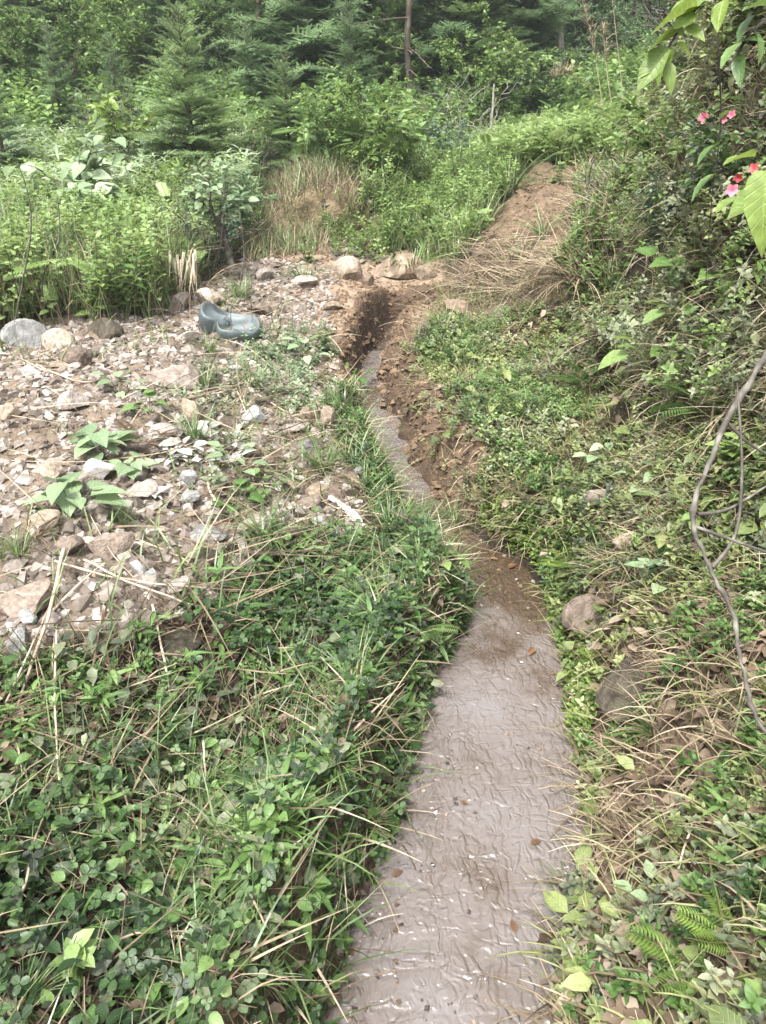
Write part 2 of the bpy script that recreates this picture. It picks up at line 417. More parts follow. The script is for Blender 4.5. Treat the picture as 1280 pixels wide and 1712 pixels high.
def leafmat(name, cols, rough=.45, trans=.3, spec=.5, objvar=.12, patch=.35, veins=.35):
    m, N, L = newmat(name); p = N['Principled BSDF']; out = N['Material Output']
    a = N.new('ShaderNodeAttribute'); a.attribute_name = 'tint'
    oi = N.new('ShaderNodeObjectInfo')
    tc = N.new('ShaderNodeTexCoord'); nz = N.new('ShaderNodeTexNoise'); nz.inputs['Scale'].default_value = 2.3; nz.inputs['Detail'].default_value = 3
    L.new(tc.outputs['Object'], nz.inputs['Vector'])
    m1 = N.new('ShaderNodeMath'); m1.operation = 'MULTIPLY_ADD'; m1.inputs[1].default_value = patch * 2; m1.inputs[2].default_value = -patch
    L.new(nz.outputs['Fac'], m1.inputs[0])
    m2 = N.new('ShaderNodeMath'); m2.operation = 'ADD'; L.new(a.outputs['Fac'], m2.inputs[0]); L.new(m1.outputs[0], m2.inputs[1])
    m3 = N.new('ShaderNodeMath'); m3.operation = 'MULTIPLY_ADD'; m3.inputs[1].default_value = objvar * 2; L.new(oi.outputs['Random'], m3.inputs[0])
    m4 = N.new('ShaderNodeMath'); m4.operation = 'SUBTRACT'; m4.inputs[1].default_value = objvar; L.new(m2.outputs[0], m3.inputs[2]); L.new(m3.outputs[0], m4.inputs[0])
    r = ramp(N, cols); L.new(m4.outputs[0], r.inputs[0])
    # midrib, side veins and blotches of the blade, from its own length and width
    lf = N.new('ShaderNodeAttribute'); lf.attribute_name = 'leaf'; sx = N.new('ShaderNodeSeparateXYZ'); L.new(lf.outputs['Vector'], sx.inputs[0])
    def mth(op, a, b=None, c=None):
        q = N.new('ShaderNodeMath'); q.operation = op
        for i, v in enumerate((a, b, c)):
            if v is None: continue
            if isinstance(v, (int, float)): q.inputs[i].default_value = v
            else: L.new(v, q.inputs[i])
        return q.outputs[0]
    au = mth('ABSOLUTE', sx.outputs[0]); rib = mth('SUBTRACT', 1., mth('MULTIPLY', au, 9.)); rib = mth('MAXIMUM', rib, 0.)
    ph = mth('SINE', mth('MULTIPLY', mth('SUBTRACT', sx.outputs[1], mth('MULTIPLY', au, .22)), 46.)); vein = mth('MULTIPLY', mth('MAXIMUM', mth('SUBTRACT', ph, .72), 0.), 2.2)
    n9 = N.new('ShaderNodeTexNoise'); n9.inputs['Scale'].default_value = 70; n9.inputs['Detail'].default_value = 3; L.new(tc.outputs['Object'], n9.inputs['Vector'])
    val = mth('ADD', mth('MULTIPLY_ADD', n9.outputs['Fac'], .9, .55), mth('MULTIPLY', mth('ADD', mth('MULTIPLY', rib, .8), vein), veins))
    mv = N.new('ShaderNodeMix'); mv.data_type = 'RGBA'; mv.blend_type = 'MULTIPLY'; mv.inputs['Factor'].default_value = 1; L.new(r.outputs[0], mv.inputs['A']); L.new(val, mv.inputs['B'])
    class _o: outputs = [mv.outputs['Result']]
    r = _o; L.new(r.outputs[0], p.inputs['Base Color'])
    if veins > .1:
        bm_ = N.new('ShaderNodeBump'); bm_.inputs['Strength'].default_value = .35; bm_.inputs['Distance'].default_value = .003; bm_.invert = True
        L.new(mth('ADD', rib, mth('ADD', vein, n9.outputs['Fac'])), bm_.inputs['Height']); L.new(bm_.outputs[0], p.inputs['Normal'])
    p.inputs['Roughness'].default_value = rough; p.inputs['Specular IOR Level'].default_value = spec
    if trans:
        t = N.new('ShaderNodeBsdfTranslucent'); hsv = N.new('ShaderNodeHueSaturation'); hsv.inputs['Value'].default_value = 1.35; hsv.inputs['Hue'].default_value = .485
        L.new(r.outputs[0], hsv.inputs['Color']); L.new(hsv.outputs[0], t.inputs['Color'])
        mx = N.new('ShaderNodeMixShader'); mx.inputs[0].default_value = trans
        L.new(p.outputs[0], mx.inputs[1]); L.new(t.outputs[0], mx.inputs[2]); L.new(mx.outputs[0], out.inputs[0])
    return m

def roughmat(name, cols, scale=6, rough=.9, bump=.4, bscale=30, dist=.02, objvar=0., detail=6, spec=.3):
    m, N, L = newmat(name); p = N['Principled BSDF']
    tc = N.new('ShaderNodeTexCoord'); nz = N.new('ShaderNodeTexNoise'); nz.inputs['Scale'].default_value = scale; nz.inputs['Detail'].default_value = detail
    L.new(tc.outputs['Object'], nz.inputs['Vector'])
    r = ramp(N, cols, [.3 + .4 * i / max(1, len(cols) - 1) for i in range(len(cols))])
    if objvar:
        oi = N.new('ShaderNodeObjectInfo'); q = N.new('ShaderNodeMath'); q.operation = 'MULTIPLY_ADD'; q.inputs[1].default_value = objvar
        q2 = N.new('ShaderNodeMath'); q2.operation = 'SUBTRACT'; q2.inputs[1].default_value = objvar / 2
        L.new(oi.outputs['Random'], q.inputs[0]); L.new(nz.outputs['Fac'], q.inputs[2]); L.new(q.outputs[0], q2.inputs[0]); L.new(q2.outputs[0], r.inputs[0])
    else: L.new(nz.outputs['Fac'], r.inputs[0])
    L.new(r.outputs[0], p.inputs['Base Color']); p.inputs['Roughness'].default_value = rough; p.inputs['Specular IOR Level'].default_value = spec
    n2 = N.new('ShaderNodeTexNoise'); n2.inputs['Scale'].default_value = bscale; n2.inputs['Detail'].default_value = 6; L.new(tc.outputs['Object'], n2.inputs['Vector'])
    b = N.new('ShaderNodeBump'); b.inputs['Strength'].default_value = bump; b.inputs['Distance'].default_value = dist
    L.new(n2.outputs['Fac'], b.inputs['Height']); L.new(b.outputs[0], p.inputs['Normal'])
    return m

def tintmat(name, cols, rough=.8, spec=.3, trans=0):
    return leafmat(name, cols, rough, trans, spec, 0, .12, 0.)

M = {}
M['clover'] = leafmat('clover_leaf', [(.010, .022, .009), (.03, .06, .02), (.058, .108, .036), (.10, .165, .065), (.19, .25, .14)], .42, spec=.5)
M['grass'] = leafmat('grass_blade', [(.02, .04, .014), (.055, .095, .03), (.105, .165, .052), (.18, .25, .09), (.30, .36, .19)], .4, veins=0., spec=.6)
M['dry'] = tintmat('dry_grass', [(.045, .03, .018), (.13, .095, .06), (.26, .205, .135), (.44, .375, .28)], .7, .3, .1)
M['litter'] = tintmat('dead_leaf', [(.03, .02, .013), (.085, .058, .038), (.17, .125, .085), (.32, .26, .2)], .65, .3, .1)
M['herb'] = leafmat('herb_leaf', [(.012, .03, .009), (.038, .082, .02), (.078, .15, .036), (.14, .23, .068), (.25, .33, .14)], .42, spec=.5)
M['grey'] = leafmat('grey_green_leaf', [(.05, .062, .036), (.13, .155, .085), (.22, .24, .145), (.33, .34, .23)], .48, .25)
M['bright'] = leafmat('young_leaf', [(.06, .10, .02), (.115, .18, .035), (.18, .265, .055), (.27, .36, .11)], .4, .36)
M['olive'] = leafmat('olive_leaf', [(.055, .075, .028), (.13, .17, .058), (.21, .255, .09), (.31, .34, .15), (.40, .41, .25)], .48, .32)
M['hay'] = leafmat('yellowing_grass', [(.07, .085, .03), (.155, .175, .06), (.25, .265, .11), (.36, .355, .20)], .5, .25, veins=0.)
M['pale'] = leafmat('pale_leaf', [(.09, .14, .075), (.16, .23, .12), (.25, .33, .185), (.35, .42, .27)], .42, .3)
M['bluish'] = leafmat('bluish_leaf', [(.04, .075, .045), (.085, .14, .085), (.15, .22, .14), (.26, .33, .24)], .4, .25)
M['needle'] = leafmat('fir_needles', [(.06, .105, .042), (.125, .195, .08), (.205, .30, .125), (.29, .39, .18)], .5, .36, veins=0.)
M['needle_dark'] = leafmat('dark_fir_needles', [(.06, .105, .05), (.12, .195, .09), (.185, .28, .135), (.25, .35, .19)], .5, .36, veins=0.)
M['crown'] = leafmat('broad_leaves', [(.055, .10, .032), (.11, .185, .052), (.18, .28, .08), (.25, .36, .12)], .45, .33)
M['crown_dark'] = leafmat('dark_broad_leaves', [(.05, .09, .04), (.09, .15, .066), (.14, .22, .095), (.2, .29, .135)], .42, .33)
M['crown_light'] = leafmat('light_broad_leaves', [(.06, .105, .03), (.12, .195, .055), (.19, .28, .085), (.28, .37, .15)], .42, .35)
M['bark'] = roughmat('bark', [(.035, .028, .022), (.085, .068, .052), (.15, .125, .10)], 9, .95, .6, 40, .01)
M['pale_bark'] = roughmat('pale_bark', [(.22, .2, .17), (.34, .31, .27), (.45, .42, .37)], 7, .9, .4, 40, .006)
M['twig'] = roughmat('grey_twig', [(.035, .03, .026), (.09, .08, .068), (.20, .185, .16)], 25, .8, .4, 90, .003)
M['stalk'] = roughmat('dry_stalk', [(.24, .18, .12), (.40, .32, .23), (.55, .47, .37)], 14, .6, .3, 80, .002, .3)
M['petal'] = roughmat('pink_petal', [(.42, .07, .12), (.55, .13, .19), (.66, .24, .29)], 30, .5, .1, 60, .001)
M['stem'] = leafmat('green_stem', [(.05, .07, .03), (.08, .11, .04), (.12, .15, .06)], .5, 0)

def stonemat(name, cols, moss=0):
    m = roughmat(name, cols, 7, .85, .55, 22, .012, .38, 8)
    N, L = m.node_tree.nodes, m.node_tree.links; p = N['Principled BSDF']; base = p.inputs['Base Color'].links[0].from_socket
    tc = N.new('ShaderNodeTexCoord'); nz = N.new('ShaderNodeTexNoise'); nz.inputs['Scale'].default_value = 18; nz.inputs['Detail'].default_value = 5; L.new(tc.outputs['Object'], nz.inputs['Vector'])
    rr = ramp(N, [(0, 0, 0), (1, 1, 1)], [.5, .66]); L.new(nz.outputs['Fac'], rr.inputs[0])
    mx = N.new('ShaderNodeMix'); mx.data_type = 'RGBA'; mx.inputs['B'].default_value = (.06, .07, .035, 1) if moss else (.16, .11, .075, 1)
    ml = N.new('ShaderNodeMath'); ml.operation = 'MULTIPLY'; ml.inputs[1].default_value = .75 if moss else .5; L.new(rr.outputs[0], ml.inputs[0])
    L.new(ml.outputs[0], mx.inputs['Factor']); L.new(base, mx.inputs['A']); L.new(mx.outputs['Result'], p.inputs['Base Color'])
    return m
M['stone'] = stonemat('rubble_stone', [(.16, .13, .11), (.27, .23, .20), (.39, .345, .31)])
M['stone_tan'] = stonemat('tan_stone', [(.16, .12, .085), (.275, .22, .165), (.40, .34, .28)])
M['stone_grey'] = stonemat('grey_stone', [(.13, .135, .13), (.24, .245, .24), (.36, .36, .35)])
M['stone_dark'] = stonemat('brown_stone', [(.085, .065, .05), (.17, .135, .11), (.27, .22, .18)])
M['stone_moss'] = stonemat('mossy_stone', [(.03, .022, .016), (.06, .047, .036), (.11, .09, .07)], 1)
M['gravel'] = tintmat('gravel_chips', [(.06, .048, .038), (.14, .115, .095), (.23, .197, .17), (.37, .335, .30)], .85, .3)
M['crumb'] = tintmat('earth_crumbs', [(.09, .06, .038), (.155, .105, .068), (.21, .15, .10), (.29, .225, .165)], .95, .2)
M['pebble'] = tintmat('wet_pebbles', [(.04, .032, .028), (.09, .065, .05), (.14, .10, .075), (.24, .19, .155)], .3, .5)

# ground: soil colour by place + fine noise and bump
gm, N, L = newmat('soil'); p = N['Principled BSDF']
a = N.new('ShaderNodeAttribute'); a.attribute_name = 'soil'
tc = N.new('ShaderNodeTexCoord')
n1 = N.new('ShaderNodeTexNoise'); n1.inputs['Scale'].default_value = 9; n1.inputs['Detail'].default_value = 9; n1.inputs['Roughness'].default_value = .65
n2 = N.new('ShaderNodeTexNoise'); n2.inputs['Scale'].default_value = 55; n2.inputs['Detail'].default_value = 6
for q in (n1, n2): L.new(tc.outputs['Object'], q.inputs['Vector'])
r1 = ramp(N, [(.45, .42, .40), (1, 1, 1), (1.45, 1.4, 1.35)], [.28, .5, .75]); L.new(n1.outputs['Fac'], r1.inputs[0])
mx = N.new('ShaderNodeMix'); mx.data_type = 'RGBA'; mx.blend_type = 'MULTIPLY'; mx.inputs['Factor'].default_value = 1
L.new(a.outputs['Color'], mx.inputs['A']); L.new(r1.outputs[0], mx.inputs['B']); L.new(mx.outputs['Result'], p.inputs['Base Color'])
p.inputs['Roughness'].default_value = .95; p.inputs['Specular IOR Level'].default_value = .25
ad = N.new('ShaderNodeMath'); ad.operation = 'ADD'; L.new(n1.outputs['Fac'], ad.inputs[0]); L.new(n2.outputs['Fac'], ad.inputs[1])
b = N.new('ShaderNodeBump'); b.inputs['Strength'].default_value = .8; b.inputs['Distance'].default_value = .03; L.new(ad.outputs[0], b.inputs['Height']); L.new(b.outputs[0], p.inputs['Normal'])

# ------------------------------------------------------------------ ground sheet
PXg, PYg, Dg = project(np.stack([GX, GY, Z], -1))
jx = PXg + (vnoise(GX, GY, .35, 41, 3) - .5) * 70; jy = PYg + (vnoise(GX, GY, .35, 43, 3) - .5) * 50
rgb = np.zeros(GX.shape + (3,)); rgb[:] = (.045, .034, .023)
def paint(poly, col, y0=.3, y1=12.):
    rgb[in_poly(jx, jy, poly) & (GY > y0) & (GY < y1)] = col
paint([(380, 330), (600, 290), (600, 430), (420, 450)], (.17, .13, .08))
paint([(545, 355), (640, 345), (665, 430), (560, 430)], (.12, .085, .055), 7.3, 8.3)
paint([(-500, 560), (-60, 540), (260, 500), (400, 440), (750, 420), (760, 500), (600, 640), (600, 800), (470, 850), (330, 930), (270, 1060), (-60, 1080), (-500, 1150)], (.165, .128, .095))
paint([(-60, 900), (330, 860), (330, 930), (270, 1060), (-60, 1080)], (.14, .11, .085))
paint([(430, 420), (740, 420), (760, 500), (620, 560), (560, 540)], (.26, .195, .14))
paint([(800, 470), (780, 400), (840, 330), (880, 275), (990, 270), (970, 330), (930, 420), (940, 470)], (.15, .108, .072))
paint([(730, 470), (960, 440), (960, 500), (720, 560)], (.125, .095, .062))
paint([(640, 560), (760, 520), (1000, 540), (1000, 950), (860, 880), (740, 700)], (.12, .09, .055))
paint([(940, 950), (1280, 700), (1280, 1712), (930, 1712)], (.13, .095, .065))
wl_ = (wall > 0)
rgb[wl_] = (.11, .075, .05)
wetm = np.exp(-np.clip(s, 0, 9) / .05)[..., None]; rgb = rgb * (1 - .55 * wetm)        # soaked margin of the stream
ny, nx = GX.shape
idx = np.arange(nx * ny).reshape(ny, nx)
Q = np.stack([idx[:-1, :-1], idx[:-1, 1:], idx[1:, 1:], idx[1:, :-1]], -1).reshape(-1, 4)
tag(build('ground', np.stack([GX, GY, Z], -1), Q, gm, smooth=True, rgb=rgb.reshape(-1, 3)), 'earth ground of the stream valley with bare brown soil and rubble patches', None, None, 'structure')

# ------------------------------------------------------------------ stream water
wm, N, L = newmat('muddy_water'); p = N['Principled BSDF']; tc = N.new('ShaderNodeTexCoord')
n1 = N.new('ShaderNodeTexNoise'); n1.inputs['Scale'].default_value = 3.2; n1.inputs['Detail'].default_value = 6; n1.inputs['Roughness'].default_value = .6; L.new(tc.outputs['Object'], n1.inputs['Vector'])
sxy = N.new('ShaderNodeSeparateXYZ'); L.new(tc.outputs['Object'], sxy.inputs[0])
yr = ramp(N, [(0, 0, 0), (0, 0, 0), (.28, .28, .28), (.05, .05, .05)], [0, .36, .48, .62]); yd = N.new('ShaderNodeMath'); yd.operation = 'MULTIPLY'; yd.inputs[1].default_value = .19; L.new(sxy.outputs[1], yd.inputs[0]); L.new(yd.outputs[0], yr.inputs[0])
nd = N.new('ShaderNodeMath'); nd.operation = 'SUBTRACT'; L.new(n1.outputs['Fac'], nd.inputs[0]); L.new(yr.outputs[0], nd.inputs[1])      # browner, clearer pool at the bend
r1 = ramp(N, [(.10, .069, .044), (.135, .111, .097), (.168, .149, .142)], [.26, .42, .64]); L.new(nd.outputs[0], r1.inputs[0]); L.new(r1.outputs[0], p.inputs['Base Color'])
p.inputs['Roughness'].default_value = .11; p.inputs['IOR'].default_value = 1.72
def mnode(op, a, b=None):
    q = N.new('ShaderNodeMath'); q.operation = op
    for i, v in enumerate((a, b)):
        if v is None: continue
        if isinstance(v, (int, float)): q.inputs[i].default_value = v
        else: L.new(v, q.inputs[i])
    return q.outputs[0]
nw = N.new('ShaderNodeTexNoise'); nw.inputs['Scale'].default_value = 14; nw.inputs['Detail'].default_value = 3; L.new(tc.outputs['Object'], nw.inputs['Vector'])
vs = N.new('ShaderNodeVectorMath'); vs.operation = 'MULTIPLY_ADD'; vs.inputs[1].default_value = (.075, .075, 0); L.new(nw.outputs['Color'], vs.inputs[0]); L.new(tc.outputs['Object'], vs.inputs[2])
hts = []
for rot, sc, scl in ((.5, (1, .36, 1), 40), (-.6, (1, .42, 1), 36), (.1, (.6, 1.3, 1), 30)):
    mp = N.new('ShaderNodeMapping'); mp.inputs['Rotation'].default_value = (0, 0, rot); mp.inputs['Scale'].default_value = sc; L.new(vs.outputs[0], mp.inputs['Vector'])
    vo = N.new('ShaderNodeTexVoronoi'); vo.feature = 'DISTANCE_TO_EDGE'; vo.inputs['Scale'].default_value = scl; L.new(mp.outputs[0], vo.inputs['Vector'])
    mr = N.new('ShaderNodeMapRange'); mr.interpolation_type = 'SMOOTHSTEP'; mr.inputs['From Max'].default_value = .24; mr.inputs['To Max'].default_value = .13; L.new(vo.outputs['Distance'], mr.inputs['Value']); hts.append(mr.outputs[0])
nm = N.new('ShaderNodeTexNoise'); nm.inputs['Scale'].default_value = 4.5; nm.inputs['Detail'].default_value = 2; L.new(tc.outputs['Object'], nm.inputs['Vector'])
msk = ramp(N, [(.3, .3, .3), (1, 1, 1)], [.42, .58]); L.new(nm.outputs['Fac'], msk.inputs[0])
msk2 = ramp(N, [(1, 1, 1), (.3, .3, .3)], [.45, .6]); L.new(nw.outputs['Fac'], msk2.inputs[0])
hsum = mnode('ADD', mnode('MULTIPLY', hts[0], msk.outputs[0]), mnode('ADD', mnode('MULTIPLY', hts[1], msk2.outputs[0]), mnode('MULTIPLY', hts[2], .5)))
b = N.new('ShaderNodeBump'); b.inputs['Strength'].default_value = 1.; b.inputs['Distance'].default_value = .0165; L.new(hsum, b.inputs['Height']); L.new(b.outputs[0], p.inputs['Normal'])
tr = N.new('ShaderNodeBsdfTransparent'); tr.inputs[0].default_value = (.85, .72, .58, 1); r2 = ramp(N, [(.45, .45, .45), (.10, .10, .10)], [.24, .44]); L.new(nd.outputs[0], r2.inputs[0])
mxs = N.new('ShaderNodeMixShader'); L.new(r2.outputs[0], mxs.inputs[0]); L.new(p.outputs[0], mxs.inputs[1]); L.new(tr.outputs[0], mxs.inputs[2]); L.new(mxs.outputs[0], N['Material Output'].inputs[0])
wy = np.concatenate([np.arange(-3.5, .5, .03), np.arange(.5, 5.35, .012)]); wu = np.linspace(-1, 1, 61)
WY, WU = np.meshgrid(wy, wu, indexing='ij')
WX = np.interp(WY, sY, sC) + WU * (np.interp(WY, sY, sW) + .05)
def ridges(x, y, sc, seed):
    v = vnoise(x, y, sc, seed, 2); return 1 - np.abs(2 * v - 1)
wx_ = WX + (vnoise(WX, WY, .12, 71, 2) - .5) * .06; wy_ = WY + (vnoise(WX, WY, .12, 72, 2) - .5) * .06
d1 = wx_ * .75 + wy_ * .66; d2 = wx_ * .8 - wy_ * .6
calm = .25 + .75 * sstep(.35, .6, vnoise(WX, WY, .35, 73, 2))
def crease(x, y, sc, seed):
    v = vnoise(x, y, sc, seed, 2); return np.clip(1 - np.abs(v - .5) * 8.5, 0, 1) ** 1.3
rip = vnoise(WX, WY, .09, 77, 2) - .5
WZ = wl(WY) + rip * .004 * calm
wi = np.arange(WX.size).reshape(WX.shape); Q = np.stack([wi[:-1, :-1], wi[:-1, 1:], wi[1:, 1:], wi[1:, :-1]], -1).reshape(-1, 4)
tag(build('stream_water', np.stack([WX, WY, WZ], -1), Q, wm, smooth=True), 'shallow muddy brown stream rippling down the middle of the gully', None, None, 'structure')

# ------------------------------------------------------------------ stones
def stone_mesh(seed, cuts=11, flat=1.):
    r = np.random.default_rng(seed)
    import bmesh
    bm = bmesh.new(); bmesh.ops.create_icosphere(bm, subdivisions=3, radius=1)
    V = np.array([v.co[:] for v in bm.verts])
    for _ in range(cuts):
        n = r.normal(0, 1, 3); n /= np.linalg.norm(n); d = r.uniform(.45, .8); e = V @ n - d
        V -= np.clip(e, 0, None)[:, None] * n
    V *= r.uniform(.8, 1.2, 3) * np.array([1, 1, flat])
    V += (vnoise(V[:, 0] + 9, V[:, 1] + V[:, 2] * 1.7 + 9, .35, seed, 3) - .5)[:, None] * .09 * V
    V[:, 2] -= V[:, 2].min() * .0
    lo, hi = V.min(0), V.max(0); V = (V - (lo + hi) / 2) / (hi - lo).max() * 1.0
    for v, c in zip(bm.verts, V): v.co = c
    me = bpy.data.meshes.new('stone'); bm.to_mesh(me); bm.free()
    return me
STONES = [stone_mesh(100 + i, 9 + i % 5, [1, .7, .55, .85][i % 4]) for i in range(14)] + [stone_mesh(150, 3, .8), stone_mesh(151, 4, .9)]
MESHMAT = {}
def stone(loc, size, kind, mat, label, group=None, rz=None, tilt=(0, 0), name='rock', sink=.3):
    key = (kind, mat)
    if key not in MESHMAT:
        me = STONES[kind].copy(); me.materials.append(M[mat]); me.name = 'rock'; MESHMAT[key] = me
    o = bpy.data.objects.new(name, MESHMAT[key]); COL.objects.link(o)
    h = size[2]
    place(o, (loc[0], loc[1], loc[2] + h * (.5 - sink)), U(0, 6.28) if rz is None else rz, size, tilt)
    return tag(o, label, 'stone', group)

BIG = [  # px, py (foot), width px, height px, material, label
    (32, 580, 80, 62, 'stone_grey', 'large rounded grey boulder cut by the left edge below the tall grass'),
    (92, 585, 60, 46, 'stone_tan', 'tan rounded rock right of the grey boulder at the grass edge'),
    (168, 568, 68, 46, 'stone_moss', 'greenish grey round rock under the leafy plants behind the rubble'),
    (120, 612, 62, 38, 'stone_dark', 'dark undercut brown rock in front of the tan rounded one'),
    (116, 690, 58, 46, 'stone', 'squared purplish grey stone standing up out of the rubble'),
    (14, 705, 42, 32, 'stone_tan', 'tan block cut by the left edge beside the purplish squared stone'),
    (285, 650, 105, 42, 'stone', 'pale slab lying propped over a dark hollow in the rubble'),
    (322, 712, 44, 56, 'stone_tan', 'tan pointed stone upright to the right of the dark hollow'),
    (348, 515, 70, 36, 'stone_tan', 'pale tan block behind the grey plastic tub'),
    (300, 520, 50, 28, 'stone', 'flat pinkish rock left of the block behind the plastic tub'),
    (436, 530, 46, 28, 'stone_dark', 'brown wedge stone just right of the plastic tub'),
    (505, 480, 46, 26, 'stone', 'pinkish stone on the bare terrace among small tufts'),
    (440, 470, 40, 26, 'stone', 'small pale stone at the back of the terrace below the dry grass'),
    (580, 468, 66, 52, 'stone_tan', 'tan rounded boulder at the left of the terrace end'),
    (612, 478, 36, 24, 'stone_tan', 'small tan stone between the two terrace end boulders'),
    (664, 468, 110, 60, 'stone_tan', 'largest pale boulder at the terrace end with weeds on its right face'),
    (712, 470, 40, 40, 'stone_tan', 'narrow pale stone right of the largest terrace boulder'),
    (182, 940, 78, 54, 'stone_dark', 'brown angular block standing on the near edge of the rubble'),
    (228, 966, 42, 36, 'stone_grey', 'blue grey chunk right of the brown angular block'),
    (248, 975, 38, 22, 'stone_grey', 'light blue grey flat stone touching the blue grey chunk'),
    (346, 952, 48, 44, 'stone_moss', 'grey green stone at the foot of the rubble among dry stalks'),
    (28, 1035, 110, 46, 'stone_dark', 'broad brown slab cut by the left edge of the picture'),
    (42, 1048, 36, 22, 'stone_grey', 'small whitish stone under the broad brown slab'),
    (30, 1095, 50, 36, 'stone_grey', 'mottled grey stone below the broad brown slab'),
    (112, 935, 56, 36, 'stone_dark', 'dark flat rock left of the brown angular block'),
    (298, 1118, 100, 62, 'stone_moss', 'mossy brown slab sunk among the herbs of the near bank'),
    (312, 812, 36, 28, 'stone_grey', 'grey square edged stone above the darker one in mid rubble'),
    (316, 850, 42, 30, 'stone_grey', 'dark grey stone below the square edged one in mid rubble'),
    (162, 800, 60, 28, 'stone_grey', 'grey slab behind the large leaved plant'),
    (75, 800, 56, 28, 'stone_tan', 'reddish tan slab left of the large leaved plant'),
    (66, 890, 66, 34, 'stone_tan', 'yellowish block in front of the large leaved plant'),
    (548, 720, 36, 52, 'stone_tan', 'upright tan flake at the stream edge of the rubble'),
    (515, 705, 44, 28, 'stone_tan', 'tan flat stone left of the upright flake'),
    (425, 712, 48, 34, 'stone_grey', 'grey stone under the trailing roots in the middle of the rubble'),
    (432, 750, 36, 26, 'stone', 'pinkish lump below the trailing roots'),
    (600, 798, 24, 22, 'stone_grey', 'small rounded grey stone alone in the green stream edge'),
    (490, 822, 36, 18, 'stone_tan', 'flat tan stone at the tip of the white leaf heap'),
    (570, 912, 26, 30, 'stone', 'small pale stone below the white dead stem'),
    (990, 1065, 92, 84, 'stone_dark', 'grey brown rounded boulder at the right edge of the water'),
    (1050, 1225, 120, 150, 'stone_moss', 'largest dark brown boulder half buried in the right bank'),
    (765, 535, 64, 40, 'stone_tan', 'pale boulder on the right bank above the gully'),
    (1010, 852, 58, 38, 'stone', 'pale stone showing through weeds half way up the right bank'),
    (1048, 930, 52, 34, 'stone_tan', 'tan stone under the dry brown tuft on the right bank'),
]
BX = []
for i, (px, py, wpx, hpx, mat, lab) in enumerate(BIG):
    P = hit(px, py); d = (P - CAM) @ FWD; wd = wpx * d / F_PX; ht = hpx * d / F_PX
    sink = .42 if 'round' in lab else .32
    stone(P + np.array([0, wd * .35, 0]), (wd, wd * .85, ht / (1 - sink) * .95), 14 + i % 2 if 'round' in lab else i * 5 % 14, mat, lab, None, None, (U(-.12, .12), U(-.12, .12)), sink=sink)
    BX.append((P[0], P[1] + wd * .35, wd * .5))
BIGXY = np.array(BX)
def clear_of_big(P, k=1.):
    d = np.hypot(P[:, None, 0] - BIGXY[None, :, 0], P[:, None, 1] - BIGXY[None, :, 1]); return (d > BIGXY[None, :, 2] * k).all(1)

RUB = [(-500, 600), (-60, 575), (200, 520), (420, 440), (560, 450), (560, 560), (570, 640), (560, 760), (620, 860), (620, 910), (480, 900), (400, 960), (330, 1030), (200, 1080), (-60, 1110), (-500, 1200)]
P = spots(RUB, 60, (-3.2, .2, 1.2, 7), .1); P = P[clear_of_big(P, 1.0)]
P = P[np.argsort(P[:, 1])][:]; R.shuffle(P); P = P[:250]
for q in P:
    wd = float(np.clip(R.lognormal(-2.62, .40), .035, .16))
    mat = ['stone', 'stone', 'stone_tan', 'stone_tan', 'stone_grey', 'stone_dark'][R.integers(6)]
    stone(q, (wd, wd * U(.6, 1), wd * U(.35, .7)), int(R.integers(14)), mat, 'small angular stone lying loose in the rubble of the left bank', 'small stones of the rubble',
          None, (U(-.3, .3), U(-.3, .3)), sink=.34)
def chip_tpl(seed):
    r = np.random.default_rng(seed); V = np.array([(x, y, z) for z in (-.5, .5) for x, y in ((-.5, -.5), (.5, -.5), (.5, .5), (-.5, .5))]) * 1.
    V[4:, :2] *= r.uniform(.45, .8); V += r.uniform(-.16, .16, V.shape); V[:, 2] *= .55
    return V, np.array([(3, 2, 1, 0), (4, 5, 6, 7), (0, 1, 5, 4), (1, 2, 6, 5), (2, 3, 7, 6), (3, 0, 4, 7)])
CHIPS = [chip_tpl(i) for i in range(10)]
def chips(name, P, smin, smax, mat, label, lift=.15, tint=None, pw=2.):
    mb = MB()
    which = R.integers(0, len(CHIPS), len(P))
    for c in range(len(CHIPS)):
        q = P[which == c]
        if not len(q): continue
        sc = smin + (smax - smin) * R.random(len(q)) ** pw
        q = q + np.stack([0 * sc, 0 * sc, sc * lift], -1)
        V, Qd = scatter(CHIPS[c], q, frames(U(0, 6.28, len(q)), U(-.5, .5, len(q)), U(-.5, .5, len(q))), np.stack([sc, sc * U(.6, 1, len(q)), sc * U(.5, 1, len(q))], -1))
        mb.add(V, Qd, rep(R.random(len(q)) if tint is None else tint[0] + tint[1] * R.random(len(q)), CHIPS[c]))
    return tag(mb.build(name, mat), label, 'gravel', None, 'stuff')
chips('rubble_gravel', spots(RUB, 1900, (-3.4, .3, 1.2, 7.2), .1), .010, .06, M['gravel'], 'broken gravel and stone chips filling the rubble of the left bank', .04, None, 2.6)
DIRT = [(430, 420), (760, 420), (740, 520), (620, 600), (560, 640), (540, 560)]
chips('dirt_crumbs', np.concatenate([spots(DIRT, 900, (-1.6, 1, 4.3, 7.4), -.3), spots([(820, 460), (800, 400), (880, 280), (980, 280), (940, 440)], 900, (.8, 3, 5.5, 9))]), .008, .04, M['crumb'], 'crumbs of dug brown earth on the bare terrace and mound', .1, (0, .5), 3)
x = U(-.5, .8, 9000); y = U(3.0, 6.2, 9000); sd_ = sdist(x, y); k_ = (sd_ > -.03) & (sd_ < .24) & (vnoise(x, y, .2, 85, 2) > .4); P = np.stack([x, y, Hf(x, y)], -1)[k_]
chips('gully_clods', P, .008, .055, M['crumb'], 'clods of crumbling brown earth on the cut sides of the gully', .1, (-.1, .6), 2.5)
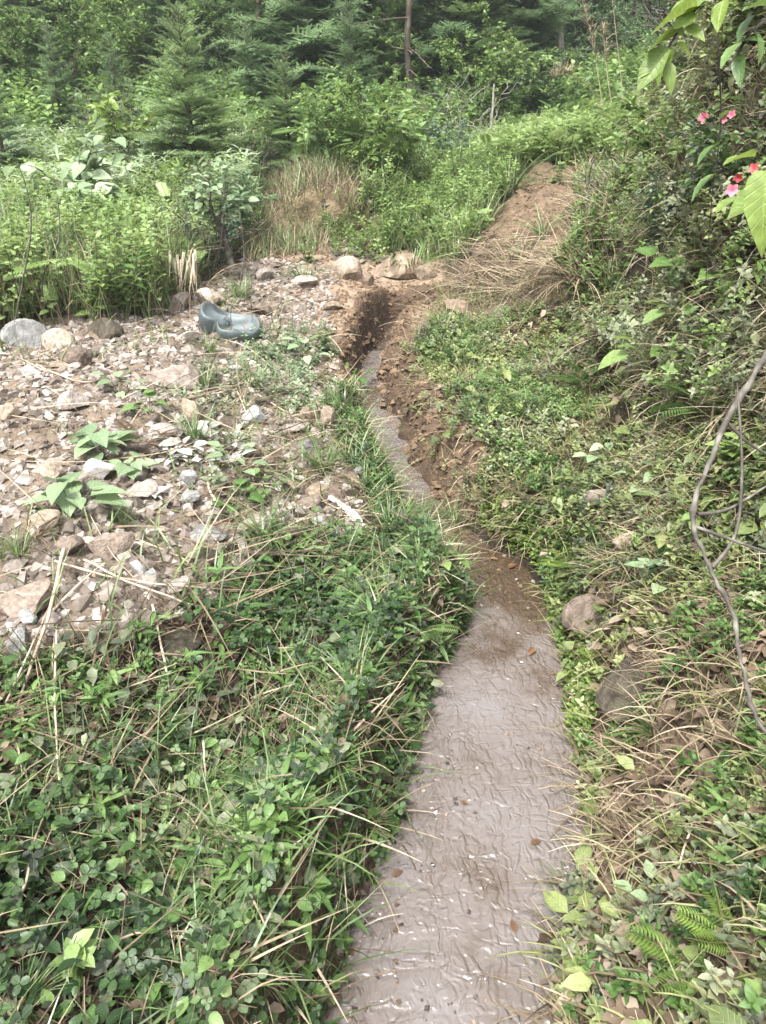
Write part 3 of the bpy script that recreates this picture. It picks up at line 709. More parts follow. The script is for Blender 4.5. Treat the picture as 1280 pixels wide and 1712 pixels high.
x = U(-.6, .6, 5000); y = U(.6, 3.3, 5000); P = np.stack([x, y, Hf(x, y)], -1); sd_ = sdist(x, y)
P = P[(sd_ > -.03) & (sd_ < .05) & (vnoise(x, y, .25, 81, 2) > .42)]
chips('shore_pebbles', P, .008, .03, M['pebble'], 'wet brown pebbles along the edge of the stream', .25)
x = U(-.5, .8, 9000); y = U(.6, 5.2, 9000); sd_ = sdist(x, y); k_ = (sd_ < -.0); P = np.stack([x, y, Hf(x, y)], -1)[k_]
chips('bed_gravel', P, .006, .026, M['pebble'], 'gravel of the stream bed under the shallow water', .2)
x = U(-.5, .8, 2600); y = U(.6, 3.3, 2600); sd_ = sdist(x, y); k_ = (sd_ < -.02) & (vnoise(x, y, .2, 83, 2) > .66)
P = np.stack([x, y, wl(y)], -1)[k_]
chips('stream_pebbles', P, .004, .016, M['pebble'], 'small pebbles breaking the surface of the shallow stream', .1)
# ------------------------------------------------------------------ ground cover (countless small plants)
def cover_leaves(name, P, tpl, smin, smax, hmin, hmax, mat, label, cat, pitch=(-.5, .6), t0=(.1, .8), follow=.0, mb=None):
    n = len(P); sc = U(smin, smax, n); q = P + np.stack([0 * sc, 0 * sc, U(hmin, hmax, n)], -1)
    if follow:
        nn = normal(P[:, 0], P[:, 1]); q = q + nn * follow * R.random(n)[:, None]
    t = t0[0] + t0[1] * R.random(n) * (.45 + .9 * (vnoise(P[:, 0], P[:, 1], .25, 91, 2)))
    V, Qd = scatter(tpl, q, frames(U(0, 6.28, n), U(*pitch, n), U(-.5, .5, n)), sc)
    if mb is not None: mb.add(V, Qd, rep(t, tpl)); return
    return tag(build(name, V, Qd, mat, rep(t, tpl), smooth=True), label, cat, None, 'stuff')

def cover_blades(name, P, L, W, lean, curl, mat, label, cat, yaw=None, t0=(.15, .75), n=4, twist=.5, mb=None):
    m = len(P)
    V, Qd, k = blades(P - np.array([0, 0, .006]), U(*L, m) * (.55 + .9 * vnoise(P[:, 0], P[:, 1], .6, 95, 2)), U(*W, m), U(*lean, m), U(*curl, m), yaw, n, twist)
    t = np.repeat(t0[0] + t0[1] * R.random(m), k)
    if mb is not None: mb.add(V, Qd, t); return
    return tag(build(name, V, Qd, mat, t), label, cat, None, 'stuff')

def rest_on_ground(P, L, mat, name, label, W=.004, t0=(.3, .7), rise=.35):
    """thin dead straws lying about, each along its own heading"""
    n = len(P); return cover_blades(name, P + np.array([0, 0, .012]), L, (W * .6, W * 1.4), (1.5 - rise, 1.62), (-.15, .45), mat, label, 'straw', None, t0, 4, 1.2)

def downhill(P):
    nn = normal(P[:, 0], P[:, 1]); return np.arctan2(nn[:, 1], nn[:, 0])

NEAR = [(-900, 1250), (-80, 1130), (120, 1090), (250, 1050), (330, 990), (400, 960), (470, 890), (560, 890), (640, 900), (700, 860), (800, 1010), (790, 1060), (740, 1130), (710, 1260), (670, 1450), (560, 1730), (500, 2600), (-900, 2600)]
CLOV = [(-900, 1600), (-80, 1400), (150, 1330), (300, 1180), (380, 1040), (430, 950), (520, 910), (600, 940), (660, 905), (720, 890), (800, 1010), (790, 1060), (740, 1130), (710, 1260), (670, 1450), (560, 1730), (500, 2600), (-900, 2600)]
NB = (-1.6, .6, .25, 3.2)
cover_leaves('clover_carpet', spots(CLOV, 2700, NB, -.03, (.2, .48, .10)), CLOVER, .013, .032, .01, .10, M['clover'], 'clover like three part leaves carpeting the near left bank', 'ground cover', (-.5, .5))
cover_leaves('weed_carpet', spots(NEAR, 1500, NB, -.02, (.28, .48, .08), 3), SPRIG, .025, .055, .0, .03, M['herb'], 'small leafy weeds mixed through the near left bank', 'ground cover', (-.5, .5), (.15, .8))
cover_leaves('weed_carpet', spots(NEAR, 240, NB, 0, (.35, .5, .1), 5), WHORL, .04, .085, .01, .07, M['herb'], 'narrow leaved weeds standing over the clover on the near left bank', 'ground cover', (-.3, .4), (.2, .5))
cover_leaves('weed_carpet', spots(NEAR, 1700, NB, -.02, (.26, .48, .08), 27), OVATE, .014, .042, .0, .09, M['herb'], 'single small leaves of many sizes among the weeds of the near left bank', 'ground cover', (-.7, .5), (.05, .85))
cover_leaves('weed_carpet', spots(NEAR, 900, NB, -.02, (.3, .5, .1), 28), OVATE2, .02, .05, .0, .08, M['grey'], 'greyish withered leaves among the weeds of the near left bank', 'ground cover', (-.7, .5), (.0, .8))
cover_blades('bank_grass', spots(NEAR, 2600, NB, -.02, (.26, .46, .10), 1), (.06, .21), (.002, .0055), (.1, .9), (.3, 1.5), M['grass'], 'short green grass growing through the clover of the near left bank', 'grass', None, (.0, .6))
rest_on_ground(spots(NEAR, 90, NB, 0) + np.array([0, 0, .035]), (.08, .34), M['dry'], 'dead_straw', 'thin dead straws lying on top of the weeds of the near left bank', .003, (.15, .6), .7)
rest_on_ground(spots(NEAR, 700, NB, 0), (.04, .2), M['dry'], 'dead_straw', 'thin dead straws tangled through the near left bank', .0042)
cover_blades('bank_dead_grass', spots(NEAR, 1500, NB, -.02, (.24, .48, .10), 33), (.05, .20), (.0015, .0045), (.1, 1.3), (.3, 1.9), M['dry'], 'withered grass between the weeds of the near left bank', 'grass', None, (.05, .8))
cover_leaves('leaf_litter', spots(NEAR, 1300, NB, 0), OVATE2, .014, .042, .0, .035, M['litter'], 'brown dead leaves under the weeds of the near left bank', 'leaf litter', (-.4, .4))
EDGEL = [(540, 640), (600, 640), (640, 760), (720, 850), (800, 1000), (800, 1060), (700, 1000), (640, 880), (560, 740)]
cover_blades('stream_edge_grass', spots(EDGEL, 2400, (-.6, .7, 1.8, 5.0), -.03, (.2, .5, .1), 24), (.05, .19), (.003, .007), (.05, .8), (.4, 1.6), M['grass'], 'fresh grass along the left edge of the stream', 'grass', None, (.3, .65))
rest_on_ground(spots(EDGEL, 900, (-.6, .7, 1.8, 5.0), 0), (.05, .25), M['dry'], 'dead_straw', 'dead straws and roots over the left edge of the stream', .004)
cover_leaves('stream_edge_weeds', spots(EDGEL, 2600, (-.6, .7, 1.8, 5.0), -.02, (.2, .46, .1), 25), SPRIG, .025, .055, 0, .03, M['herb'], 'small weeds along the left edge of the stream', 'ground cover')
RIGHT = [(700, 740), (660, 600), (740, 540), (960, 520), (1160, 440), (1400, 400), (1800, 700), (2200, 2600), (940, 2600), (915, 1712), (975, 1340), (930, 1250), (920, 1080), (905, 960), (800, 880)]
RB = (.1, 2.6, .25, 5.2)
UPPER = [(1000, 560), (1160, 450), (1060, 420), (1080, 250), (1120, 120), (1140, -300), (1900, -300), (1900, 900), (1280, 720), (1150, 700)]
LOWR = [(940, 1000), (1050, 900), (1280, 760), (1900, 700), (2200, 2600), (900, 2600), (910, 1712), (960, 1340), (930, 1250)]
cover_leaves('bank_weeds', spots(RIGHT, 1500, RB, -.01, (.3, .48, .12)), SPRIG, .025, .055, 0, .05, M['grey'], 'greyish green small leaves covering the right bank', 'ground cover', (-.6, .6), (.1, .8), .03)
cover_leaves('bank_weeds', spots(RIGHT, 1500, RB, -.01, (.25, .5, .1), 2), SPRIG, .025, .055, 0, .05, M['olive'], 'olive green small leaves covering the right bank', 'ground cover', (-.6, .6), (.15, .8), .03)
cover_leaves('bank_weeds', spots(RIGHT, 1800, RB, -.01, (.22, .5, .1), 23), SPRIG, .024, .05, .01, .06, M['herb'], 'fresh green small leaves in patches over the right bank', 'ground cover', (-.6, .6), (.3, .7), .04)
cover_leaves('bank_weeds', spots(RIGHT, 900, RB, -.01, (.2, .55, .1), 6), OVATE2, .03, .075, .01, .08, M['olive'], 'single broader leaves scattered over the right bank', 'ground cover', (-.8, .5), (.12, .55), .04)
cover_blades('bank_grass', spots(RIGHT, 4600, RB, -.01, (.28, .42, .14), 4), (.05, .2), (.002, .006), (.2, 1.1), (.3, 1.5), M['hay'], 'yellowish green grass over the right bank', 'grass', None, (.2, .7))
P = spots(RIGHT, 3600, RB, -.01, (.25, .45, .15), 8)
cover_blades('hanging_dry_grass', P, (.05, .2), (.002, .005), (.6, 1.5), (.2, 1.8), M['dry'], 'dry grass hanging down the right bank', 'grass', downhill(P) + R.normal(0, 1.0, len(P)), (.15, .75))
P = spots(LOWR, 1500, (.2, 1.9, .25, 2.6), -.01, (.2, .45, .15), 21)
cover_blades('hanging_dry_grass', P, (.04, .19), (.003, .008), (.5, 1.5), (.2, 1.9), M['dry'], 'dead straw and old blades over the lower right bank', 'grass', downhill(P) + R.normal(0, 1.3, len(P)), (.0, .8))
cover_leaves('leaf_litter', spots(LOWR, 1900, (.2, 1.9, .25, 2.6), 0), OVATE, .02, .055, .0, .03, M['litter'], 'brown dead leaves lying on the lower right bank', 'leaf litter', (-.7, .5), (.1, .8))
cover_leaves('leaf_litter', spots(RIGHT, 1700, RB, 0), OVATE2, .025, .06, .0, .05, M['litter'], 'dead leaves among the weeds of the right bank', 'leaf litter', (-.7, .5), (.2, .8))
EDGER = [(800, 850), (860, 840), (960, 960), (960, 1080), (1010, 1080), (1000, 1260), (940, 1260), (925, 1080), (890, 960), (800, 890)]
cover_leaves('cress_patch', spots(EDGER, 5200, (.1, .9, 1.4, 3.2), -.02), SPRIG, .03, .055, 0, .05, M['bright'], 'fresh light green small leaves along the right edge of the water', 'ground cover', (-.4, .4), (.1, .6))
cover_leaves('creeper_leaves', spots(UPPER, 2400, (.8, 3.2, 1.9, 6.0), 0, (.3, .46, .12), 7), OVATE2, .02, .055, .0, .05, M['olive'], 'leaves of creepers covering the steep upper right bank', 'ground cover', (-1.0, .4), (.25, .65), .09)
cover_leaves('creeper_leaves', spots(UPPER, 2000, (.8, 3.2, 1.9, 6.0), 0, (.35, .48, .1), 9), SPRIG, .035, .07, .0, .05, M['grey'], 'dull green small leaved creepers on the steep upper right bank', 'ground cover', (-1.0, .4), (.05, .8), .18)
cover_leaves('creeper_leaves', spots(UPPER, 1600, (.8, 3.2, 1.9, 6.0), 0, (.25, .5, .1), 22), SPRIG, .04, .075, .0, .05, M['crown_light'], 'light green small leaved creepers on the steep upper right bank', 'ground cover', (-1.0, .4), (.2, .7), .2)
cover_blades('upper_bank_grass', spots(UPPER, 2600, (.8, 3.2, 1.9, 6.0), 0, (.3, .45, .12), 41), (.10, .30), (.003, .007), (.3, 1.3), (.3, 1.6), M['hay'], 'yellowish grass over the steep upper right bank', 'grass', None, (.2, .7))
P = spots(UPPER, 3600, (.8, 3.2, 1.9, 6.0), 0)
cover_blades('hanging_dry_grass', P, (.10, .34), (.002, .006), (.5, 1.5), (.2, 1.9), M['dry'], 'dry grass hanging over the steep upper right bank', 'grass', downhill(P) + R.normal(0, 1.2, len(P)), (.3, .8), 6)
# gully sides: roots and dead grass hanging down the cut earth
GUL = [(560, 520), (760, 480), (800, 900), (700, 760), (600, 640)]
x = U(-.4, .8, 2200); y = U(3.0, 5.9, 2200); sd_ = sdist(x, y); k_ = (sd_ > .13) & (sd_ < .28) & (x > np.interp(y, sY, sC)); P = np.stack([x, y, Hf(x, y)], -1)[k_]
cover_blades('hanging_roots', P, (.06, .22), (.0015, .0045), (1.6, 2.2), (.7, 1.3), M['dry'], 'dead roots and grass hanging over the right side of the gully', 'grass', downhill(P) + R.normal(0, .35, len(P)), (.05, .6))
# straw fan in front of the mound and on the right lip of the gully
STRAW = [(770, 460), (800, 405), (930, 430), (970, 470), (900, 500), (770, 490)]
P = spots(STRAW, 1500, (-.1, 2.4, 3.6, 7.2), .05)
cover_blades('straw_litter', P + np.array([0, 0, .02]) + np.array([0, 0, .12]) * R.random((len(P), 1)) ** 2, (.12, .45), (.003, .008), (1.2, 1.7), (-.2, .5), M['dry'], 'bleached dead stalks lying below the earth mound', 'straw', U(-1.3, 1.5, len(P)) + math.pi * R.integers(0, 2, len(P)), (.15, .8))
P = spots([(720, 480), (980, 455), (1010, 500), (900, 545), (720, 560)], 1500, (-.1, 2.6, 3.4, 6.5), .03, (.2, .46, .1), 51)
cover_blades('lip_grass', P, (.06, .26), (.003, .007), (.3, 1.4), (.3, 1.6), M['hay'], 'mixed yellow grass at the top of the right bank below the straw', 'grass', None, (.1, .8))
P = spots([(720, 470), (980, 455), (1010, 500), (900, 560), (690, 580), (660, 560)], 1000, (-.1, 2.6, 3.4, 6.5), .03)
cover_blades('lip_straw', P, (.06, .3), (.002, .006), (.9, 1.6), (.0, 1.2), M['dry'], 'matted dead straw at the top of the right bank', 'straw', None, (.1, .8))
# rubble: sparse grass and straws
P = np.concatenate([spots(RUB, 260, (-3.4, .3, 1.2, 7.2), .05, (.35, .58, .08), 11), spots([(300, 560), (560, 560), (600, 760), (500, 850), (360, 800), (320, 660)], 420, (-1.5, .3, 2.2, 5.2), .05, (.25, .5, .1), 12)])
cover_blades('rubble_grass', P, (.06, .2), (.004, .008), (.1, .9), (.3, 1.3), M['grass'], 'thin grass growing between the rubble stones', 'grass', None, (.35, .6))
cover_leaves('meadow_tops', spots([(-200, 300), (420, 280), (430, 400), (200, 420), (-200, 470)], 420, (-6.5, -.6, 4.2, 10.5), 0, (.6, .5, .1), 18), WHORL, .07, .15, .25, .6, M['pale'], 'pale tops of weeds standing over the meadow grass', 'ground cover', (-.3, .3), (.6, .5))
rest_on_ground(spots(RUB, 90, (-3.4, .3, 1.2, 7.2), .05), (.1, .5), M['dry'], 'dead_straw', 'dead stems lying on the rubble', .005)
rest_on_ground(spots([(350, 620), (560, 660), (620, 800), (680, 920), (560, 960), (420, 1010), (60, 1330), (-80, 1330), (-80, 1060), (200, 1030), (330, 860)], 520, (-1.4, .3, 1.2, 4.5), .03), (.08, .4), M['dry'], 'dead_straw', 'dry roots and stems trailing over the stream side of the rubble', .0045, (.0, .6))
LIP = [(380, 560), (560, 560), (580, 640), (520, 700), (380, 640)]
cover_leaves('rubble_weeds', spots([(260, 560), (560, 600), (600, 770), (480, 860), (330, 900), (180, 760)], 330, (-1.6, .3, 2, 5.2), .05, (.3, .52, .08), 17), SPRIG, .035, .075, 0, .02, M['grey'], 'low greyish weeds between the stones on the stream side of the rubble', 'ground cover')
cover_leaves('rubble_weeds', spots(LIP, 500, (-1.5, .3, 3, 5.5), .05, (.3, .5, .1), 13), SPRIG, .035, .075, 0, .03, M['pale'], 'pale low weeds between the plastic tub and the gully', 'ground cover')
# meadow at the left behind the rubble
MEAD = [(-500, 310), (420, 280), (430, 420), (300, 500), (270, 540), (-200, 560), (-500, 590)]
MBX = (-8., -.6, 4.2, 10.5)
cover_blades('meadow_grass', spots(MEAD, 1300, MBX, 0, (.6, .38, .2), 14), (.25, .65), (.004, .010), (.02, .4), (.2, 1.2), M['grass'], 'tall bright grass of the meadow behind the rubble', 'grass', None, (.3, .75))
cover_leaves('meadow_weeds', spots(MEAD, 650, MBX, 0, (.5, .42, .15), 15), SPRIG, .07, .14, .02, .5, M['crown_light'], 'leafy weeds in the meadow behind the rubble', 'ground cover', (-.3, .3), (.35, .65))
cover_leaves('meadow_weeds', spots(MEAD, 30, MBX, 0), PINNATE, .14, .24, .1, .45, M['crown_light'], 'feathery pale leaves over the meadow grass', 'ground cover', (.0, .8), (.4, .6))
cover_blades('meadow_dead_grass', spots(MEAD, 330, MBX, 0), (.3, .7), (.004, .009), (.05, .8), (.2, 1.3), M['dry'], 'dead grass stems standing in the meadow', 'grass')
TAN = [(395, 330), (450, 280), (620, 270), (640, 330), (570, 380), (540, 430), (420, 450)]
cover_blades('tan_grass', spots(TAN, 1100, (-2.2, .3, 6.0, 11), 0), (.08, .3), (.004, .009), (.1, .9), (.2, 1.2), M['dry'], 'tan dead grass behind the terrace', 'grass', None, (.3, .6))
cover_blades('tan_grass', spots(TAN, 900, (-2.2, .3, 6.0, 11), 0, (.5, .48, .1), 16), (.1, .32), (.005, .009), (.05, .6), (.2, 1.2), M['grass'], 'green blades among the tan grass behind the terrace', 'grass', None, (.45, .55))
MID = [(600, 330), (740, 300), (850, 270), (870, 310), (800, 400), (760, 460), (730, 440), (640, 420), (620, 380)]
cover_blades('lush_grass', spots(MID, 900, (-.5, 2.4, 6.4, 11), 0), (.2, .6), (.006, .012), (.05, .6), (.2, 1.4), M['grass'], 'bright lush grass behind the terrace end boulders', 'grass', None, (.4, .6))
cover_leaves('lush_weeds', spots(MID, 380, (-.5, 2.4, 6.4, 11), 0), SPRIG, .07, .13, .0, .3, M['crown_light'], 'light green weeds behind the terrace end boulders', 'ground cover', (-.3, .3), (.3, .65))
BACK = [(760, 300), (860, 225), (1100, 200), (1110, 300), (1000, 290), (900, 280), (840, 310)]
cover_leaves('fern_cover', spots(BACK, 60, (.8, 5, 7, 17), 0), FERN, .2, .4, .1, .3, M['crown_light'], 'pale ferns and weeds filling the slope beyond the mound', 'ground cover', (.1, .9), (.35, .6))
cover_leaves('weed_cover', spots(BACK, 260, (.8, 5, 7, 17), 0), SPRIG, .10, .2, .0, .3, M['crown_light'], 'pale green weeds filling the slope beyond the mound', 'ground cover', (-.3, .3), (.4, .6))
cover_blades('weed_grass', spots(BACK, 260, (.8, 5, 7, 17), 0), (.25, .7), (.006, .012), (.05, .7), (.2, 1.3), M['grass'], 'light grass on the slope beyond the mound', 'grass', None, (.4, .6))
SCARP = [(540, 345), (650, 330), (690, 400), (640, 440), (560, 440)]
cover_blades('scarp_grass', spots(SCARP, 420, (-1.2, .6, 6.4, 10), 0), (.1, .34), (.004, .009), (.2, 1.3), (.3, 1.5), M['hay'], 'ragged grass hanging over the earth scarp behind the terrace', 'grass', None, (.2, .7))
cover_leaves('scarp_weeds', spots(SCARP, 260, (-1.2, .6, 6.4, 10), 0), SPRIG, .06, .12, .0, .15, M['crown_light'], 'weeds on the earth scarp behind the terrace', 'ground cover', (-.3, .3), (.1, .7))
chips('scarp_stones', spots(SCARP, 420, (-1.2, .6, 6.4, 9), 0), .015, .10, M['gravel'], 'stones and clods lying in front of the earth scarp', .15, (0, .7), 2.5)
MSIDE = [(960, 300), (1060, 280), (1110, 420), (960, 540), (930, 460), (960, 400)]
cover_blades('mound_grass', spots(MSIDE, 900, (.9, 2.6, 4, 9), 0), (.12, .5), (.004, .010), (.3, 1.3), (.2, 1.3), M['dry'], 'drooping dry grass on the right side of the mound', 'grass', None, (.3, .65))
cover_blades('mound_grass', spots(MSIDE, 500, (.9, 2.6, 4, 9), 0), (.12, .4), (.005, .010), (.2, 1.1), (.2, 1.3), M['hay'], 'yellow green grass on the right side of the mound', 'grass', None, (.4, .6))
cover_leaves('mound_weeds', spots(MSIDE, 500, (.9, 2.6, 4, 9), 0), SPRIG, .07, .13, 0, .1, M['herb'], 'weeds on the right side of the mound', 'ground cover', (-.4, .4), (.35, .65))
FLOOR = [(-500, 330), (-500, -200), (1500, -200), (1500, 200), (1080, 215), (860, 235), (700, 320), (600, 290), (420, 300)]
cover_leaves('forest_ferns', spots(FLOOR, 30, (-14, 9, 8.5, 26), 0), FERN, .22, .45, .05, .4, M['crown'], 'ferns covering the forest floor', 'ground cover', (.1, .9), (.2, .7))
cover_leaves('forest_weeds', spots(FLOOR, 110, (-14, 9, 8.5, 26), 0), SPRIG, .12, .3, .0, .7, M['crown'], 'undergrowth leaves between the forest trees', 'ground cover', (-.4, .4), (.1, .8))

# ------------------------------------------------------------------ plants with parts
def conifer(seed, H, Rb, mat, coarse=1., dense=1.):
    r = np.random.default_rng(seed)
    root = empty('fir_tree', (0, 0, 0), 'x', 'tree')
    mb = MB(); lean = r.normal(0, .012, 2)
    zt = np.linspace(-.15, H, 12); tr = np.stack([lean[0] * zt * zt / H, lean[1] * zt * zt / H, zt], -1)
    mb.add(*tube(tr, np.linspace(.016 * H + .012, .004, 12), 7))
    P, D, Ln = [], [], []; z = .05 * H; gap = (.085 + .035 * coarse) * (.6 + .4 * H / 2.5) / dense
    while z < H * .985:
        f = z / H; n = int(r.integers(4, 7)); L = (Rb * (1 - f) ** .8 * (0.6 + .4 * min(1, f / .12)) + .04 * H)
        a0 = r.uniform(0, 6.28)
        for b in range(n):
            az = a0 + b * 6.28 / n + r.normal(0, .2); Lb = L * r.uniform(.65, 1.12); up = .15 + .75 * f + r.normal(0, .1)
            m = max(4, int(Lb / (.05 * coarse)))
            t = np.linspace(0, 1, m + 1); el = up + (-.75 + .2 * f) * t * (1 - .6 * t)
            step = Lb / m; hor = np.cumsum(np.cos(el)) * step - math.cos(up) * step; ver = np.cumsum(np.sin(el)) * step - math.sin(up) * step
            base = np.array([np.interp(z, zt, tr[:, 0]), np.interp(z, zt, tr[:, 1]), z + r.normal(0, .02)])
            pts = base + np.stack([np.cos(az) * hor, np.sin(az) * hor, ver], -1)
            mb.add(*tube(pts, np.linspace(.006 + .004 * Lb, .002, m + 1), 4))
            for q in range(1, m + 1):
                if t[q] < .12: continue
                ls = np.clip((.42 * Lb) * (1.1 - .75 * t[q]), .07 * coarse, .30 * coarse)
                for sg in ((-1, 1) if q < m else (0,)):
                    a2 = az + sg * r.uniform(.6, 1.1); e2 = el[q] - .12 + r.normal(0, .15)
                    P.append(pts[q]); D.append((math.cos(a2) * math.cos(e2), math.sin(a2) * math.cos(e2), math.sin(e2))); Ln.append(ls * r.uniform(.8, 1.2) * (1.3 if sg == 0 else 1))
        z += gap * r.uniform(.8, 1.2) * (1.15 - .5 * f)
    P = np.array(P); D = np.array(D); Ln = np.array(Ln)
    tr_o = mb.build('trunk', M['bark']); child(root, tr_o)
    V, Qd = scatter(SPRAY if coarse < 1.6 else SPRAYC, P, dirframes(D, r.uniform(-.4, .4, len(P))), np.stack([Ln * (1 + .35 * (coarse > 1.6)), Ln, Ln], -1))
    t = np.clip(.25 + .5 * r.random(len(P)) + .25 * (vnoise(P[:, 0] + 5, P[:, 2] + P[:, 1], .5, seed, 2) - .5), 0, 1)
    child(root, build('crown', V, Qd, mat, rep(t, SPRAY if coarse < 1.6 else SPRAYC)))
    return root
SPRAYC = spray_tpl(6, .36, .055)

def bush(seed, H, W, tpl, ls, n_st, n_lf, mat, name='shrub', cat='shrub', trunk=0., stem='twig', droop=0.):
    """stems that fork and carry leaves along their outer parts; trunk > 0 lifts the fork"""
    r = np.random.default_rng(seed); root = empty(name, (0, 0, 0), 'x', cat); mb = MB(); LP, LD = [], []
    if trunk:
        p = wander(np.array([0, 0, -.1]), np.array([r.normal(0, .05) * H, r.normal(0, .05) * H, trunk]), 7, .05); mb.add(*tube(p, np.linspace(.02 * H + .01, .014 * H + .006, 7), 7)); top = p[-1]
    else: top = np.array([0, 0, -.05])
    per = max(1, n_lf // (n_st * 9))
    for sidx in range(n_st):
        az = sidx * 2.4 + r.uniform(-.4, .4); el = r.uniform(.5, 1.45) if not trunk else r.uniform(.0, 1.3)
        base = top if not trunk else top * np.array([1, 1, r.uniform(.55, 1.)])
        Hh = H - base[2]; L = Hh * r.uniform(.7, 1.05)
        end = base + np.array([math.cos(az) * W * .5 * r.uniform(.4, 1) * (1.25 - .4 * el), math.sin(az) * W * .5 * r.uniform(.4, 1) * (1.25 - .4 * el), L * (.25 + .75 * math.sin(el))])
        p = wander(base, end, 8, .09); p[:, 2] += np.sin(np.linspace(0, 3.14, 8)) * .06 * H * (1 - droop)
        mb.add(*tube(p, np.linspace(.008 * H + .003, .002, 8), 5))
        for k in range(9):
            t = r.uniform(.25, 1.); b = np.array([np.interp(t * 7, range(8), p[:, i]) for i in range(3)])
            a2 = az + r.normal(0, 1.1); e2 = r.uniform(-.3, 1.0); l2 = W * .3 * r.uniform(.4, 1.1)
            e = b + l2 * np.array([math.cos(a2) * math.cos(e2), math.sin(a2) * math.cos(e2), math.sin(e2) * (1 - droop) - droop * .5])
            tw = wander(b, e, 5, .12); mb.add(*tube(tw, np.linspace(.0035 + .001 * H, .0012, 5), 4))
            tt = r.uniform(.1, 1.05, per); q = np.stack([np.interp(tt * 4, range(5), tw[:, i]) for i in range(3)], -1) + r.normal(0, ls * .35, (per, 3))
            d = (e - b) / l2 + r.normal(0, .75, (per, 3)); d[:, 2] = d[:, 2] * .5 - droop
            LP.append(q); LD.append(d)
    LP = np.concatenate(LP); LD = np.concatenate(LD)
    LP[:, 2] = np.maximum(LP[:, 2], .03)
    child(root, mb.build('stems' if not trunk else 'trunk', M[stem]))
    V, Qd = scatter(tpl, LP, dirframes(LD, r.uniform(-.7, .7, len(LP))), ls * r.uniform(.6, 1.25, len(LP)))
    t = np.clip(.5 + .3 * (r.random(len(LP)) - .5) * 2 + .5 * (vnoise(LP[:, 0] + 7, LP[:, 1] + LP[:, 2] + 7, .3 * W, seed, 2) - .5), 0, 1)
    child(root, build('foliage' if not trunk else 'crown', V, Qd, mat, rep(t, tpl), smooth=True))
    return root

USED = {}
def use(proto, loc, rz=None, sc=1., label=None, group=None, tilt=(0, 0), cat=None):
    """the first use moves the prototype itself, later ones copy it and its parts"""
    if proto.name in USED: o = copy_tree(proto)
    else: USED[proto.name] = 1; o = proto
    place(o, loc, U(0, 6.28) if rz is None else rz, sc, tilt)
    for k in ('group',):
        if k in o: del o[k]
    return tag(o, label, cat, group)
def gnd(x, y, dz=0): return (x, y, float(Hf(x, y)) + dz)
def foot(px, Y): x = (px - 640) / F_PX * (at(px, 300, Y)[1] / ray(px, 300)[1]); return x

# conifers (base px, distance, top py -> height)
FIRS = [conifer(21, 2.3, 1.15, M['needle'], 1., 1.15), conifer(22, 2.3, .95, M['needle']), conifer(23, 3.0, 1.0, M['needle_dark']), conifer(24, 2.6, .95, M['needle_dark'])]
BIGF = [conifer(31, 4.2, 1.5, M['needle_dark'], 1.7, 1.), conifer(32, 3.8, 1.4, M['needle'], 1.7, 1.), conifer(33, 4.8, 1.5, M['needle_dark'], 1.7, 1.)]
NATH = {0: 2.3, 1: 2.3, 2: 3.0, 3: 2.6}
for px, Y, ty, k, lab in [
    (330, 8.6, 15, 0, 'light green young fir tree standing tallest above the middle of the meadow'),
    (487, 10.0, 80, 1, 'slender young fir tree right of the light green one, behind the tan grass'),
    (15, 8.2, 70, 2, 'bluish dark fir tree cut by the left edge of the picture'),
    (585, 11.0, -10, 3, 'dark young fir tree behind and right of the slender one'),
    (430, 11.5, 40, 2, 'dark fir tree half hidden between the light green and the slender fir'),
    (215, 11.0, 60, 3, 'dark fir tree left of the light green one behind grey twigs'),
    (120, 10.5, 40, 2, 'dark broad fir tree behind the pale leaved sapling'),
    (555, 9.4, 165, 1, 'low young fir tree at the front edge of the forest'),
    (640, 12.5, 20, 1, 'mid green fir tree beside the bare brown trunk')]:
    x = foot(px, Y); g = gnd(x, Y); top = at(px, ty, Y)[2]
    use(FIRS[k], g, None, (top - g[2]) / NATH[k], lab, 'young fir trees at the forest edge')
i = 0
for row, (Y0, n, x0, x1) in enumerate([(13.5, 8, -7.5, 2.2), (15.5, 9, -8.5, 3.0), (18, 10, -10, 6), (21, 11, -12, 9), (25, 12, -14, 12), (30, 13, -16, 16)]):
    for c in range(n):
        Y = Y0 + U(-1.2, 1.2); x = x0 + (c + .5 + U(-.35, .35)) * (x1 - x0) / n
        px = 640 + F_PX * x / (Y * FWD[1])
        if Y < 18 and 880 < px < 1060: continue
        use(BIGF[int(R.integers(3))], gnd(x, Y, -.2), None, U(.65, 1.15), 'tall fir tree in the dense forest on the slope behind the meadow', 'tall fir trees of the background forest'); i += 1
